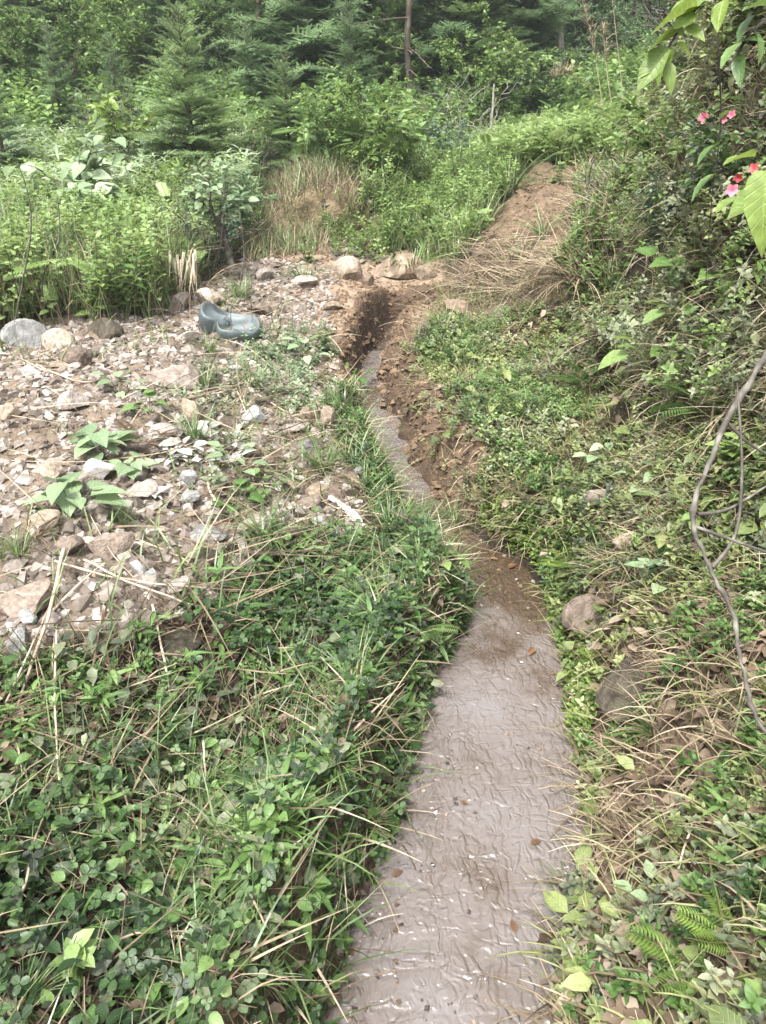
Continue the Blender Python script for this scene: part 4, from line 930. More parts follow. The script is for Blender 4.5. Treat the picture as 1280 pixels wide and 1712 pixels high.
# broad leaved bushes and trees
SHR = [bush(41, 1.5, 1.5, LOW, .06, 11, 4600, M['crown_light']), bush(42, 1.4, 1.6, LOW, .055, 12, 5200, M['crown']), bush(43, 1.8, 1.5, OVATE2, .07, 11, 3800, M['crown_light']),
       bush(44, 2.4, 2.6, LOW, .08, 14, 9000, M['crown_dark']), bush(45, 1.3, 1.4, PINNATE, .24, 9, 420, M['crown_light']), bush(46, 1.2, 1.3, LOW, .07, 10, 2600, M['bluish'])]
for px, Y, k, sc, lab in [
    (610, 9.6, 0, .78, 'light green bush at the front of the forest left of the lush grass'), (700, 10.0, 2, .56, 'light green bush right of the bare brown trunk'),
    (650, 10.8, 1, .6, 'mid green bush below the bare brown trunk'), (560, 8.9, 1, .6, 'low green bush over the earth scarp behind the terrace'),
    (745, 9.4, 5, .55, 'low bluish bush beside the lush grass'), (640, 8.5, 4, .5, 'feathery leaved bush hanging over the lush grass'),
    (700, 8.6, 0, .42, 'small light bush behind the largest terrace boulder'), (800, 12.5, 2, .95, 'light green bush under the pale poles'),
    (720, 12.0, 3, .45, 'dark bush around the grey dead branches'), (840, 13.0, 0, 1.0, 'light bush at the left end of the dark valley'),
    (400, 9.6, 2, .56, 'yellowish bush between the light green and the slender fir'), (180, 9.2, 0, .55, 'green bush in the shade behind the meadow'),
    (270, 9.0, 1, .45, 'low bush at the foot of the light green fir'), (70, 9.0, 5, .5, 'bluish bush behind the pale leaved sapling'),
    (240, 7.0, 0, .42, 'small bright bush in the middle of the meadow'), (190, 5.9, 1, .36, 'dense green bush at the front of the meadow'),
    (330, 6.3, 5, .42, 'bluish bush beside the dark hollow of the meadow edge'), (360, 6.9, 3, .32, 'dark small bush at the right end of the meadow'),
    (110, 6.0, 2, .42, 'light weedy bush among the tall grass'), (40, 6.6, 0, .36, 'small light bush at the left end of the meadow')]:
    x = foot(px, Y); use(SHR[k], gnd(x, Y, -.03), None, sc, lab, 'bushes at the forest edge and in the meadow')
TREES = [bush(51, 5.0, 3.6, LOW, .115, 18, 12000, M['crown_dark'], 'broadleaf_tree', 'tree', .9, 'bark'), bush(52, 5.5, 3.6, LOW, .11, 18, 12000, M['crown'], 'broadleaf_tree', 'tree', 1.1, 'bark'),
         bush(53, 4.0, 3.4, LOW, .105, 18, 12000, M['crown_light'], 'broadleaf_tree', 'tree', .5, 'bark')]
for px, Y, k, sc in [(880, 17, 0, .8), (960, 16.5, 0, .75), (1040, 16, 0, .8), (920, 20, 1, 1), (1000, 20, 0, 1.1), (1090, 18, 1, .9), (860, 22, 1, 1.1), (950, 25, 0, 1.3), (1050, 24, 1, 1.3), (1130, 22, 0, 1.2),
                     (800, 19, 2, 1), (760, 16, 1, .8), (820, 26, 2, 1.5), (900, 30, 2, 1.6), (1000, 30, 1, 1.7), (1100, 29, 2, 1.5), (715, 15, 2, .9), (760, 13.5, 2, .75), (610, 13, 1, .7), (540, 12.6, 2, .6), (150, 12.5, 1, .7), (20, 13, 2, .8), (300, 13.5, 1, .8), (740, 22, 2, 1.2), (640, 18, 1, 1.1), (1150, 15, 0, .8), (1200, 19, 0, 1)]:
    x = foot(px, Y); use(TREES[k], gnd(x, Y, -.3), None, sc * .72, 'leafy tree crowding the dark hollow of the valley behind the mound', 'broad leaved trees in the valley behind')
for c in range(46):
    Y = U(12, 24); px = U(-80, 860); x = foot(px, Y)
    use(SHR[[1, 3, 3, 0][c % 4]], gnd(x, Y, -.05), None, U(.35, .6) * (1 + .04 * (Y - 12)), 'bush of the undergrowth between the forest firs', 'undergrowth bushes between the forest firs')
for c in range(14):
    Y = U(12.5, 17); px = U(850, 1130); x = foot(px, Y)
    use(SHR[[3, 3, 1][c % 3]], gnd(x, Y, -.05), None, U(.35, .55), 'dark bush along the foot of the valley forest behind the mound', 'dark bushes along the valley forest foot')

# bare and pale trunks
def pole(name, px0, py0, px1, py1, Y, r0, r1, mat, label, cat='tree', branches=0, amp=.01):
    a_ = at(px0, py0, Y); x, y = a_[0], Y; b_ = at(px1, py1, Y); d = (b_ - a_); d /= d[2]
    base = np.array([x + d[0] * (float(Hf(x, y)) - .1 - a_[2]), y, float(Hf(x, y)) - .1])
    root = empty(name, base, label, cat)
    p = wander(np.zeros(3), b_ - base, 12, amp); child(root, build('trunk', *tube(p, np.linspace(r0, r1, 12), 8), M[mat], smooth=True))
    if branches:
        mb = MB()
        for _ in range(branches):
            t = U(.25, 1); q = np.array([np.interp(t * 11, range(12), p[:, i]) for i in range(3)]); az = U(0, 6.28); l = U(.4, 1.3)
            mb.add(*tube(wander(q, q + l * np.array([math.cos(az), math.sin(az), U(-.3, .2)]), 6, .08), np.linspace(r1 * .35, .004, 6), 5))
        child(root, mb.build('branches', M[mat]))
    return root
pole('bare_fir_tree', 684, 290, 686, -140, 12.0, .048, .036, 'bark', 'straight brown trunk with thin dead side branches at the forest edge', 'tree', 14)
pole('pale_tree', 930, 230, 944, -160, 15.5, .075, .055, 'pale_bark', 'pale grey straight trunk in front of the dark valley trees', 'tree')
pole('pale_tree', 888, 200, 890, -150, 21, .06, .05, 'pale_bark', 'thinner pale trunk left of the straight pale one', 'tree')
pole('pale_tree', 845, 200, 848, -150, 21, .05, .04, 'pale_bark', 'thin greyish trunk left of both pale trunks', 'tree')
pole('bare_sapling', 818, 262, 826, 140, 11.5, .022, .012, 'pale_bark', 'thin whitish sapling stem standing among light bushes', 'sapling')
pole('bare_sapling', 824, 258, 820, 190, 11.6, .018, .012, 'pale_bark', 'shorter whitish stem close beside the thin sapling stem', 'sapling')
pole('bare_fir_tree', 430, 250, 432, -120, 13.5, .05, .035, 'bark', 'thin dark trunk between the light green and the slender fir', 'tree', 8)

# dead brown fir top and dead grey branches
r_ = empty('dead_fir', gnd(foot(802, 13.5), 13.5, -.1), 'rust brown dead fir top standing above the light bushes', 'tree')
hz = at(802, 70, 13.5)[2] - r_.location.z
child(r_, build('trunk', *tube(wander(np.zeros(3), np.array([0, 0, hz]), 8, .02), np.linspace(.04, .012, 8), 6), M['bark']))
n = 420; zz = hz - 1.1 * R.random(n) ** 1.; az = U(0, 6.28, n); rr = .26 * (1 - (zz - (hz - 1.1)) / 1.3) * R.random(n)
V, Qd = scatter(SPRAYC, np.stack([np.cos(az) * rr, np.sin(az) * rr, zz], -1), frames(az, U(-1.5, -.6, n), U(-1, 1, n)), U(.12, .24, n))
rust = tintmat('dead_fir_needles', [(.05, .025, .018), (.13, .06, .04), (.2, .11, .07)], .8)
child(r_, build('dead_needles', V, Qd, rust, rep(R.random(n), SPRAYC)))
def deadbush(px, Y, H, W, label, n=16, mat='twig'):
    root = empty('dead_shrub', gnd(foot(px, Y), Y), label, 'dead shrub'); mb = MB()
    for k in range(n):
        az = U(0, 6.28); e = np.array([math.cos(az) * W * U(.2, .6), math.sin(az) * W * U(.2, .6), H * U(.4, 1)]); p = wander(np.array([0, 0, -.02]), e, 8, .15); mb.add(*tube(p, np.linspace(.007, .002, 8), 5))
        for _ in range(4):
            t = int(R.integers(2, 8)); q = p[t]; mb.add(*tube(wander(q, q + np.array([U(-.3, .3) * W, U(-.3, .3) * W, U(-.1, .3) * H]), 5, .2), np.linspace(.004, .0012, 5), 4))
    child(root, mb.build('branches', M[mat])); return root
deadbush(775, 10.8, 1.0, 1.5, 'tangle of grey dead branches below the pale poles', 22, 'pale_bark')
deadbush(200, 9.6, 1.3, 1.0, 'bare grey twigs standing left of the light green fir', 22)
deadbush(415, 8.8, .7, .8, 'brown leafless shrub right of the light green fir', 18)
deadbush(320, 6.0, .55, .8, 'dark leafless shrub at the meadow edge above the hanging dead leaves', 22)
deadbush(1075, 5.4, .5, .8, 'brown dry shrub on the shoulder of the right bank', 26)
deadbush(1120, 4.5, .45, .7, 'brown dry tangle hanging at the crest of the right bank', 30)
# ------------------------------------------------------------------ single plants near the stream
def tuft(seed, n, L, W, lean, curl, mat, spread=.03, name='grass_tuft'):
    r = np.random.default_rng(seed); root = empty(name, (0, 0, 0), 'x', 'grass')
    a = r.uniform(0, 6.28, n); rr = spread * np.sqrt(r.random(n)); P = np.stack([np.cos(a) * rr, np.sin(a) * rr, np.full(n, -.01)], -1)
    V, Qd, k = blades(P, r.uniform(*L, n), r.uniform(*W, n), r.uniform(*lean, n), r.uniform(*curl, n), a + r.normal(0, .5, n), 7, .5)
    child(root, build('blades', V, Qd, M[mat], np.repeat(.3 + .45 * r.random(n), k)))
    m = max(6, n // 4); P = P[:m]
    V, Qd, k = blades(P, r.uniform(L[0] * .6, L[1] * .8, m), r.uniform(*W, m), r.uniform(.8, 1.5, m), r.uniform(.2, 1.2, m), None, 5, .6)
    child(root, build('dead_blades', V, Qd, M['dry'], np.repeat(.1 + .6 * r.random(m), k))); return root
TUFTS = [tuft(61, 60, (.12, .30), (.005, .010), (.05, .6), (.4, 1.6), 'grass'), tuft(62, 46, (.15, .42), (.006, .012), (.1, .7), (.7, 1.9), 'grass'),
         tuft(63, 70, (.10, .26), (.003, .006), (.05, .8), (.3, 1.5), 'grass'), tuft(64, 40, (.15, .36), (.008, .014), (.1, .7), (.6, 1.7), 'herb')]
TL = [(610, 1390, 0, .9, 'arching grass tuft leaning over the water on the near left bank'), (560, 1290, 3, .8, 'broad bladed tuft close above the left water edge'), (480, 1390, 3, .8, 'dark broad bladed tuft on the near left bank with dead blades'),
      (335, 1330, 1, .7, 'long bladed tuft below the single upright straw'), (640, 1040, 1, .75, 'yellowish arching tuft on the left shoulder of the stream'), (655, 900, 0, .9, 'bright tuft left of the stream below the dark upright peg'),
      (700, 880, 2, .9, 'fine tuft at the left water edge under the dark peg'), (540, 790, 0, .8, 'bright green tuft on the rubble edge above the white dead stem'), (440, 900, 1, .75, 'long bladed tuft behind the heart shaped leaves'),
      (340, 650, 2, .9, 'fine tuft among stones right of the pale slab'), (325, 735, 2, .9, 'yellow green tuft around the tan pointed stone'), (395, 745, 1, .5, 'tuft with arching blades right of the tan pointed stone'),
      (420, 650, 2, .8, 'fine tuft in the rubble left of the gully'), (575, 690, 0, .9, 'tall green tuft at the foot of the left gully wall'), (690, 460, 3, 1.3, 'grassy tuft growing over the largest terrace boulder'),
      (505, 470, 2, 1.1, 'small tuft on the bare terrace beside a pinkish stone'), (560, 390, 1, 1.2, 'green tuft on the lip of the earth scarp'), (400, 500, 2, 1.1, 'thin tuft on the terrace behind the plastic tub'), (350, 590, 2, .8, 'thin grass at the front of the plastic tub'),
      (740, 560, 0, 1., 'green tuft on the right lip of the gully'), (870, 440, 3, 1.0, 'green tuft on the bare face of the mound'), (905, 400, 1, 1.1, 'long bladed tuft beside the mound path'), (850, 330, 1, 1.9, 'tall reed like tuft on the left shoulder of the mound'),
      (820, 330, 1, 1.6, 'tall bright tuft left of the mound crest'), (760, 610, 2, 1., 'drooping tuft on the right gully wall top'), (760, 880, 2, .8, 'fine tuft hanging over the right water edge'), (930, 1000, 0, .6, 'short bright tuft at the right water edge below the bend'),
      (945, 1490, 3, .55, 'dark tuft hanging into the water at the lower right'), (1090, 1230, 1, .7, 'half dead tuft in front of the largest dark boulder'), (1150, 1180, 3, .7, 'broad bladed tuft right of the largest dark boulder'), (1010, 960, 1, .7, 'tuft above the grey brown boulder'),
      (880, 700, 0, .8, 'light tuft in the middle of the right bank'), (950, 880, 0, .7, 'light tuft right of the stream bend'), (1020, 480, 2, 1.2, 'yellowish tuft under the bare mound side'), (120, 1580, 3, .8, 'yellow green broad tuft low at the left edge'), (330, 1660, 1, .7, 'long bladed tuft at the bottom edge of the left bank'),
      (40, 1690, 0, .8, 'tuft cut by the lower left corner'), (230, 1450, 2, .8, 'fine tuft among straws on the near left bank'), (440, 1650, 2, .8, 'fine tuft near the bottom of the left bank'), (80, 1290, 2, .7, 'fine tuft at the left edge under the long dry stalks'), (30, 930, 2, .8, 'yellow moss like tuft at the left edge of the rubble'),
      (205, 880, 2, .6, 'small tuft in front of the large leaved plant'), (1240, 1180, 1, .6, 'tuft at the right edge beside the bare branch'), (1120, 1420, 1, .7, 'long arching tuft on the lower right bank'), (1230, 1540, 3, .6, 'broad tuft cut by the right edge low down')]
for px, py, k, sc, lab in TL:
    q = hit(px, py); use(TUFTS[k], q, None, sc * (.5 + .5 * sstep(1.0, 3.0, q[1])), lab, None, cat='grass')
DRYT = [tuft(66, 80, (.15, .34), (.004, .008), (.3, 1.2), (.6, 1.8), 'dry', .04, 'dry_grass_tuft'), tuft(67, 60, (.18, .4), (.003, .007), (.4, 1.3), (.6, 1.6), 'dry', .05, 'dry_grass_tuft')]
for px, py, k, sc, lab in [(1060, 945, 1, .8, 'combed dry brown tuft above the grey brown boulder'), (1060, 1250, 0, .8, 'dead straw tuft in front of the largest dark boulder'), (1040, 1400, 0, .8, 'bleached dead tuft on the lower right bank by the water'), (1000, 1480, 1, .6, 'dead tuft hanging over the litter near the water'),
                           (1085, 1560, 0, .6, 'dead tuft low on the right bank among brown leaves'), (320, 490, 1, 1.6, 'pale dead leaves hanging together above the terrace'), (290, 1370, 0, .6, 'brown dead tuft on the near left bank'), (400, 1330, 0, .6, 'reddish brown dead tuft beside the long bladed one'),
                           (970, 470, 1, 1.5, 'whitish dead tuft right of the straw below the mound'), (800, 470, 1, 1.6, 'dead straw bundle in front of the mound'), (860, 460, 0, 1.8, 'long dead straw bundle across the foot of the mound'),
                           (1000, 330, 0, 1.4, 'dry tuft at the right shoulder of the mound'), (60, 900, 0, .5, 'short dead tuft at the left edge of the rubble')]:
    q = hit(px, py); use(DRYT[k], q, None, sc * (.55 + .45 * sstep(1.2, 3.5, q[1])), lab, None, cat='dry grass')

def herb(seed, n, tpl, ls, stalk, mat, name='leafy_herb', up=(.3, 1.3), st=.003):
    r = np.random.default_rng(seed); root = empty(name, (0, 0, 0), 'x', 'plant'); mb = MB(); LP, LD = [], []
    for i in range(n):
        az = i * 2.4 + r.normal(0, .3); el = r.uniform(*up); L = stalk * r.uniform(.5, 1.1)
        e = L * np.array([math.cos(az) * math.cos(el), math.sin(az) * math.cos(el), math.sin(el)])
        p = wander(np.array([0, 0, -.01]), e, 6, .08); mb.add(*tube(p, np.linspace(st, st * .5, 6), 5)); LP.append(p[-1]); LD.append((math.cos(az), math.sin(az), r.uniform(-.35, .35)))
    child(root, mb.build('stems', M['stem']))
    LP = np.array(LP); V, Qd = scatter(tpl, LP, dirframes(np.array(LD), r.uniform(-.35, .35, n)), ls * r.uniform(.65, 1.15, n))
    child(root, build('leaves', V, Qd, M[mat], rep(.3 + .45 * r.random(n), tpl), smooth=True)); return root
def leafy_stem(seed, H, n, tpl, ls, mat, ns=3, name='leafy_herb'):
    r = np.random.default_rng(seed); root = empty(name, (0, 0, 0), 'x', 'plant'); mb = MB(); LP, LD = [], []
    for sidx in range(ns):
        az = r.uniform(0, 6.28); e = np.array([math.cos(az) * H * .35, math.sin(az) * H * .35, H * r.uniform(.6, 1)]); p = wander(np.array([0, 0, -.01]), e, 8, .05); mb.add(*tube(p, np.linspace(.003, .0015, 8), 5))
        for i in range(n):
            t = .2 + .8 * i / n; q = np.array([np.interp(t * 7, range(8), p[:, k]) for k in range(3)]); a2 = i * math.pi * .5 + (i % 2) * math.pi + r.normal(0, .25)
            LP.append(q); LD.append((math.cos(a2), math.sin(a2), .35 + .6 * (t > .9) + r.normal(0, .15)))
    child(root, mb.build('stems', M['stem'])); LP = np.array(LP)
    V, Qd = scatter(tpl, LP, dirframes(np.array(LD), r.uniform(-.3, .3, len(LP))), ls * r.uniform(.6, 1.15, len(LP)))
    child(root, build('leaves', V, Qd, M[mat], rep(.3 + .45 * r.random(len(LP)), tpl), smooth=True)); return root
def fern(seed, n, L, mat='herb'):
    r = np.random.default_rng(seed); root = empty('fern', (0, 0, 0), 'x', 'fern')
    for i in range(n):
        az = i * 6.28 / n + r.normal(0, .3); V, Qd = scatter(FERN, np.zeros((1, 3)), frames(np.array([az]), np.array([r.uniform(.35, .9)]), np.array([r.normal(0, .2)])), np.array([L * r.uniform(.7, 1.1)]))
        child(root, build('frond', V, Qd, M[mat], rep(.35 + .35 * np.array([r.random()]), FERN)))
    return root
HB = [herb(71, 12, HEART, .17, .20, 'pale', 'broad_leaved_herb', (.5, 1.4)), herb(72, 11, OVATE, .075, .16, 'crown_light'), leafy_stem(73, .20, 7, LANCE, .085, 'herb', 4), leafy_stem(74, .16, 6, OVATE, .06, 'herb', 4),
      herb(75, 10, OVATE, .10, .16, 'pale'), herb(76, 8, HEART, .075, .13, 'herb'), leafy_stem(77, .22, 7, OVATE, .065, 'crown_light', 3)]
for px, py, k, sc, lab in [
    (170, 770, 0, .62, 'large pale leaved plant rising from the rubble, its upper tier of leaves'), (120, 860, 0, .75, 'large leaved plant spreading low over the near stones of the rubble'), (225, 800, 0, .45, 'large leaved plant with a thick green stem beside the white leaf heap'),
    (510, 600, 4, .8, 'pale leaved plant on the lip left of the gully'), (545, 590, 6, .9, 'small bright plant right at the left lip of the gully'), (1110, 640, 1, 1.5, 'upright yellow green leafed plant in the middle of the right bank'), (1150, 560, 1, 1.1, 'bright leafed plant at the shaded foot of the upper bank'),
    (1140, 480, 5, 1.4, 'dark green leafed plant in the shade of the upper bank'), (1200, 500, 5, 1.3, 'leafy plant beside the shaded hollow at the right'), (1090, 820, 4, .75, 'pale leaved plant on the right bank below the upright one'), (1010, 770, 4, .7, 'pale leaved plant near the centre of the right bank'),
    (1210, 800, 6, 1.2, 'yellowish leafed stem right of the bare grey branch'), (1190, 870, 1, .8, 'bright leaves beside the bend of the bare grey branch'), (1200, 1390, 2, 1.0, 'plant with long smooth pointed leaves on the lower right bank'), (1150, 1300, 3, .9, 'small leafed plant above the long pointed leaves'),
    (1060, 1660, 3, 1.0, 'small light leafed plant at the bottom right of the stream'), (1000, 1650, 3, .9, 'leafy plant right at the bottom water edge'), (1250, 1690, 6, .9, 'bright leaves in the lower right corner'), (1100, 1540, 4, .7, 'drooping pale leaves over brown litter at the lower right'), (1130, 1130, 5, .8, 'round bright leaf plant right of the largest dark boulder'),
    (1170, 1060, 5, .7, 'round leafed plant above the tuft at the right'), (1120, 980, 4, .9, 'long pale leaf plant on the right bank'), (400, 850, 5, .9, 'heart shaped dark leaves at the near end of the rubble'), (390, 790, 4, .7, 'brownish green leaves at the top of the root tangle'), (440, 820, 5, .7, 'dark leaved plant below the white leaf heap'),
    (250, 690, 5, .8, 'bright single leafed plant in front of the dark hollow'), (200, 660, 4, .7, 'thin grey green plant growing between pale stones'), (590, 640, 5, 1.0, 'leafy plant on the left gully wall foot'), (560, 1010, 2, .9, 'narrow leaved plant at the top of the near bank'), (450, 1090, 3, .9, 'small leafed plant beside the mossy brown slab'),
    (180, 1190, 2, 1.1, 'narrow leaved plant at the left below the rubble'), (90, 1200, 2, .9, 'narrow leaved plant beside the long dry stalk'), (330, 1170, 2, 1.2, 'bright narrow leaved plant below the mossy slab'), (250, 1080, 2, .9, 'narrow leaved plant left of the mossy slab'), (300, 1220, 3, 1.1, 'small leafed plant under the bright narrow leaved one'),
    (60, 1460, 6, .9, 'yellow green stem at the left edge of the near bank'), (110, 1660, 6, 1.0, 'bright leafed plant in the lower left corner'), (520, 1500, 5, .7, 'heart leafed weed near the water at the lower left'), (250, 1560, 5, .7, 'heart leafed weed on the lower left bank'), (500, 1660, 5, .7, 'pale heart leafed weed at the bottom of the left bank'),
    (680, 1150, 3, .9, 'leafy weed hanging over the left water edge'), (760, 1010, 3, .9, 'leafy weed at the left tip of the stream bend'), (600, 1180, 3, .9, 'dense small leafed weed on the left bank shoulder'), (740, 950, 1, .7, 'single long leaf plant over the water at the bend'),
    (150, 540, 6, 1.6, 'leafy plant in front of the meadow above the round rock'), (210, 530, 2, 2.2, 'tall leafy plant at the near edge of the meadow'), (60, 520, 2, 2.2, 'leafy plant among meadow grass at the left edge'), (260, 500, 6, 2.2, 'bright leafy plant at the right end of the meadow'),
    (650, 460, 3, 1.2, 'small weed growing on the largest terrace boulder'), (510, 440, 3, 1.5, 'small weed on the back of the terrace'), (780, 420, 6, 2.0, 'light leafy weed left of the mound'), (720, 400, 6, 2.2, 'light leafy plant in the lush grass'), (760, 330, 2, 2.4, 'light leafy plant behind the lush grass'), (930, 310, 6, 1.2, 'yellow green seedling on the crest of the mound')]:
    q = hit(px, py); use(HB[k], q, None, sc * (.55 + .45 * sstep(1.2, 3.0, q[1])), lab, None, cat='plant')
FN = [fern(81, 7, .26, 'bright'), fern(82, 6, .3, 'herb'), fern(83, 6, .28, 'litter')]
for px, py, k, sc, lab in [(1180, 1640, 0, .8, 'light green fern at the lower right'), (1240, 1600, 0, .6, 'smaller light green fern cut by the right edge'), (1010, 1120, 0, .5, 'fern between the two right bank boulders'), (960, 960, 0, .55, 'bright fern at the right water edge above the bend'),
                           (240, 745, 2, .7, 'brown withered fern lying in the rubble'), (430, 790, 2, .6, 'brownish fern like leaves at the near end of the rubble'), (700, 1060, 1, .6, 'fern hanging over the left water edge at the bend'), (1180, 690, 1, .8, 'fern in the shade of the bare branch'), (1000, 650, 1, .7, 'fern in the middle of the right bank')]:
    q = hit(px, py); use(FN[k], q, None, sc * (.7 + .3 * sstep(1.2, 3.0, q[1])), lab, None, cat='fern')
sap = bush(91, 1.05, .9, HEART, .115, 5, 190, M['pale'], 'sapling', 'sapling', .35, 'twig', .1); use(sap, hit(175, 420), .4, 1.0, 'leaning sapling with large pale leaves at the left of the meadow', None, (0.1, -.35), 'sapling')
sap2 = bush(92, .95, .5, OVATE, .075, 5, 220, M['pale'], 'sapling', 'sapling', .5, 'twig'); use(sap2, hit(405, 470), 0, .95, 'slim sapling with bluish leaves at the right end of the meadow', None, (0, -.05), 'sapling')
sap3 = bush(93, 1.2, .6, OVATE, .09, 5, 260, M['bright'], 'sapling', 'sapling', .6, 'twig'); use(sap3, hit(205, 345), 0, 1.0, 'yellow tipped sapling standing behind the pale leaved one', None, (0, .05), 'sapling')
yel = bush(94, .6, .6, LOW, .05, 8, 1500, M['crown_light']); use(yel, hit(1090, 330), 0, .9, 'light yellowish bush on the shoulder of the right bank', None, cat='shrub')
RBS = [bush(95, .6, .7, OVATE2, .045, 9, 1300, M['olive']), bush(96, .6, .7, LOW, .04, 9, 1500, M['bluish']), bush(97, .65, .8, OVATE2, .055, 8, 800, M['crown_light'])]
for px, py, k, sc, lab in [(1230, 120, 0, .6, 'leafy bush high at the right edge behind the hanging leaves'), (1170, 150, 2, .5, 'dull green bush at the crest of the right bank'), (1260, 60, 2, .7, 'bush in the upper right corner'), (1200, 340, 1, .5, 'bluish small leaved bush among the pink flowers'), (1110, 400, 1, .5, 'bluish bush below the shoulder of the right bank'), (1150, 400, 0, .5, 'yellow green bush on the steep right bank'), (1250, 420, 0, .6, 'dark leafy bush under the big hanging leaf'), (1050, 330, 0, .4, 'low leafy bush behind the mound side')]:
    q = hit(px, py); use(RBS[k], q - np.array([0, 0, .05]), None, sc, lab, None, cat='shrub')

# ------------------------------------------------------------------ straws, branches, flowers
def stalk(name, pts, r0, r1, mat, label, cat='dry stalk', side=None):
    pts = smooth_line(pts, 5); n = len(pts); base = pts[0].copy(); pts = pts + R.normal(0, r0 * .25, pts.shape)
    o = build(name, *tube(pts - base, np.linspace(r0, r1, n), 6), M[mat], smooth=True); o.location = base; return tag(o, label, cat)
def over(px, py, h): q = hit(px, py); d = CAM - q; return q + d / np.linalg.norm(d) * h
for pts, r, lab in [
    ([(106, 920, .10), (85, 1020, .08), (55, 1110, .05), (22, 1210, .02)], .006, 'long pale dry stalk sloping down at the left edge of the near bank'),
    ([(92, 940, .05), (180, 965, .05), (290, 982, .07), (460, 994, .06)], .004, 'long dry stalk lying level across the foot of the rubble'),
    ([(140, 935, .06), (210, 972, .06), (300, 1006, .05), (375, 1032, .03)], .004, 'dry stalk crossing below the level one'),
    ([(255, 1012, .03), (275, 1110, .06), (300, 1240, .03)], .004, 'dry stalk hanging down over the mossy slab'),
    ([(340, 1240, .08), (344, 1300, .06), (348, 1356, .02)], .003, 'short upright straw on the near left bank'),
    ([(150, 860, .05), (190, 930, .08), (260, 1000, .05)], .002, 'thin straw over the near edge of the rubble'),
    ([(10, 1180, .03), (60, 1080, .10), (100, 980, .05)], .003, 'thin grey straw beside the long pale stalk'),
    ([(95, 1060, .02), (92, 1180, .08), (100, 1330, .05), (110, 1420, .02)], .003, 'thin straw standing at the left of the near bank'),
    ([(200, 1310, .06), (225, 1370, .05), (240, 1400, .02)], .003, 'short pale straw on the near left bank'),
    ([(0, 1545, .05), (40, 1490, .09), (60, 1400, .07), (110, 1290, .05), (115, 1260, .04)], .003, 'curved brown stem rising at the left edge near the bottom'),
    ([(250, 1420, .03), (290, 1370, .06), (330, 1290, .03)], .003, 'slanting pale straw right of the short one'),
    ([(410, 1480, .03), (440, 1540, .06), (460, 1575, .02)], .003, 'thin brown straw near the bottom of the left bank'),
    ([(150, 1600, .03), (250, 1560, .08), (420, 1570, .03)], .003, 'thin straw lying over the lower left bank'),
    ([(540, 1180, .02), (600, 1100, .07), (640, 1010, .03)], .002, 'fine straw leaning on the left bank shoulder'),
    ([(400, 640, .04), (480, 690, .04), (560, 740, .03), (600, 800, .02)], .005, 'brown root trailing over the stream side of the rubble'),
    ([(360, 840, .02), (350, 800, .06), (400, 740, .04), (430, 700, .03)], .006, 'curved pale root beside the heart shaped leaves'),
    ([(280, 560, .03), (400, 575, .05), (480, 640, .03)], .004, 'dark dead stem in front of the plastic tub'),
    ([(60, 610, .03), (140, 640, .05), (200, 622, .03)], .005, 'pale dead stem lying on the left of the rubble'),
    ([(180, 770, .03), (300, 750, .06), (420, 690, .04)], .004, 'dead stem lying across the white leaf heap'),
    ([(1170, 790, .05), (1190, 700, .12), (1200, 590, .06)], .007, 'brown stem leaning behind the bare grey branch'),
    ([(1280, 560, .1), (1230, 620, .1), (1180, 640, .05)], .009, 'brown dead stick at the right edge under the fern'),
    ([(1180, 640, .05), (1090, 720, .07), (1020, 760, .03)], .004, 'thin stem lying down the right bank'),
    ([(1060, 1330, .03), (1110, 1360, .07), (1180, 1280, .05)], .004, 'dead stem across the lower right bank'),
    ([(960, 1330, .03), (1080, 1310, .06), (1160, 1350, .04)], .003, 'thin dead stem above the bleached tuft'),
    ([(1120, 1500, .02), (1150, 1400, .08), (1180, 1310, .04)], .003, 'slanting straw on the lower right bank'),
    ([(980, 1700, .02), (1000, 1620, .06), (1010, 1520, .03)], .003, 'thin straw low beside the right water edge')]:
    stalk('dry_stalk', [over(*q) for q in pts], r, r * .45, 'stalk', lab)
def pt(px, py, Y): return at(px, py, Y)
# the long bare branch in front of the right bank
br = empty('bare_branch', pt(1300, 560, 1.75), 'long bare grey branch curving down in front of the right bank', 'branch'); b0 = np.array(br.location)
main = smooth_line([pt(1300, 565, 1.75), pt(1262, 625, 1.68), pt(1215, 705, 1.6), pt(1168, 815, 1.5), pt(1160, 880, 1.43), pt(1185, 945, 1.34), pt(1222, 1020, 1.24), pt(1240, 1110, 1.14), pt(1262, 1190, 1.05), pt(1300, 1260, .98)], 6)
main += R.normal(0, .0015, main.shape)
child(br, build('limb', *tube(main - b0, np.interp(np.linspace(0, 1, len(main)), [0, .45, 1], [.0092, .0054, .0034]) * (1 + .16 * R.normal(0, 1, len(main))), 8), M['twig'], smooth=True))
for pts in ([(1160, 880, 1.43), (1230, 905, 1.4), (1300, 930, 1.38)], [(1165, 860, 1.44), (1220, 850, 1.48), (1300, 800, 1.55)], [(1190, 950, 1.34), (1230, 890, 1.42), (1240, 780, 1.5), (1232, 640, 1.62)], [(1215, 705, 1.6), (1250, 740, 1.58), (1300, 770, 1.56)]):
    p = smooth_line([pt(*q) for q in pts], 6); child(br, build('twig', *tube(p - b0, np.linspace(.005, .0022, len(p)), 6), M['twig'], smooth=True))
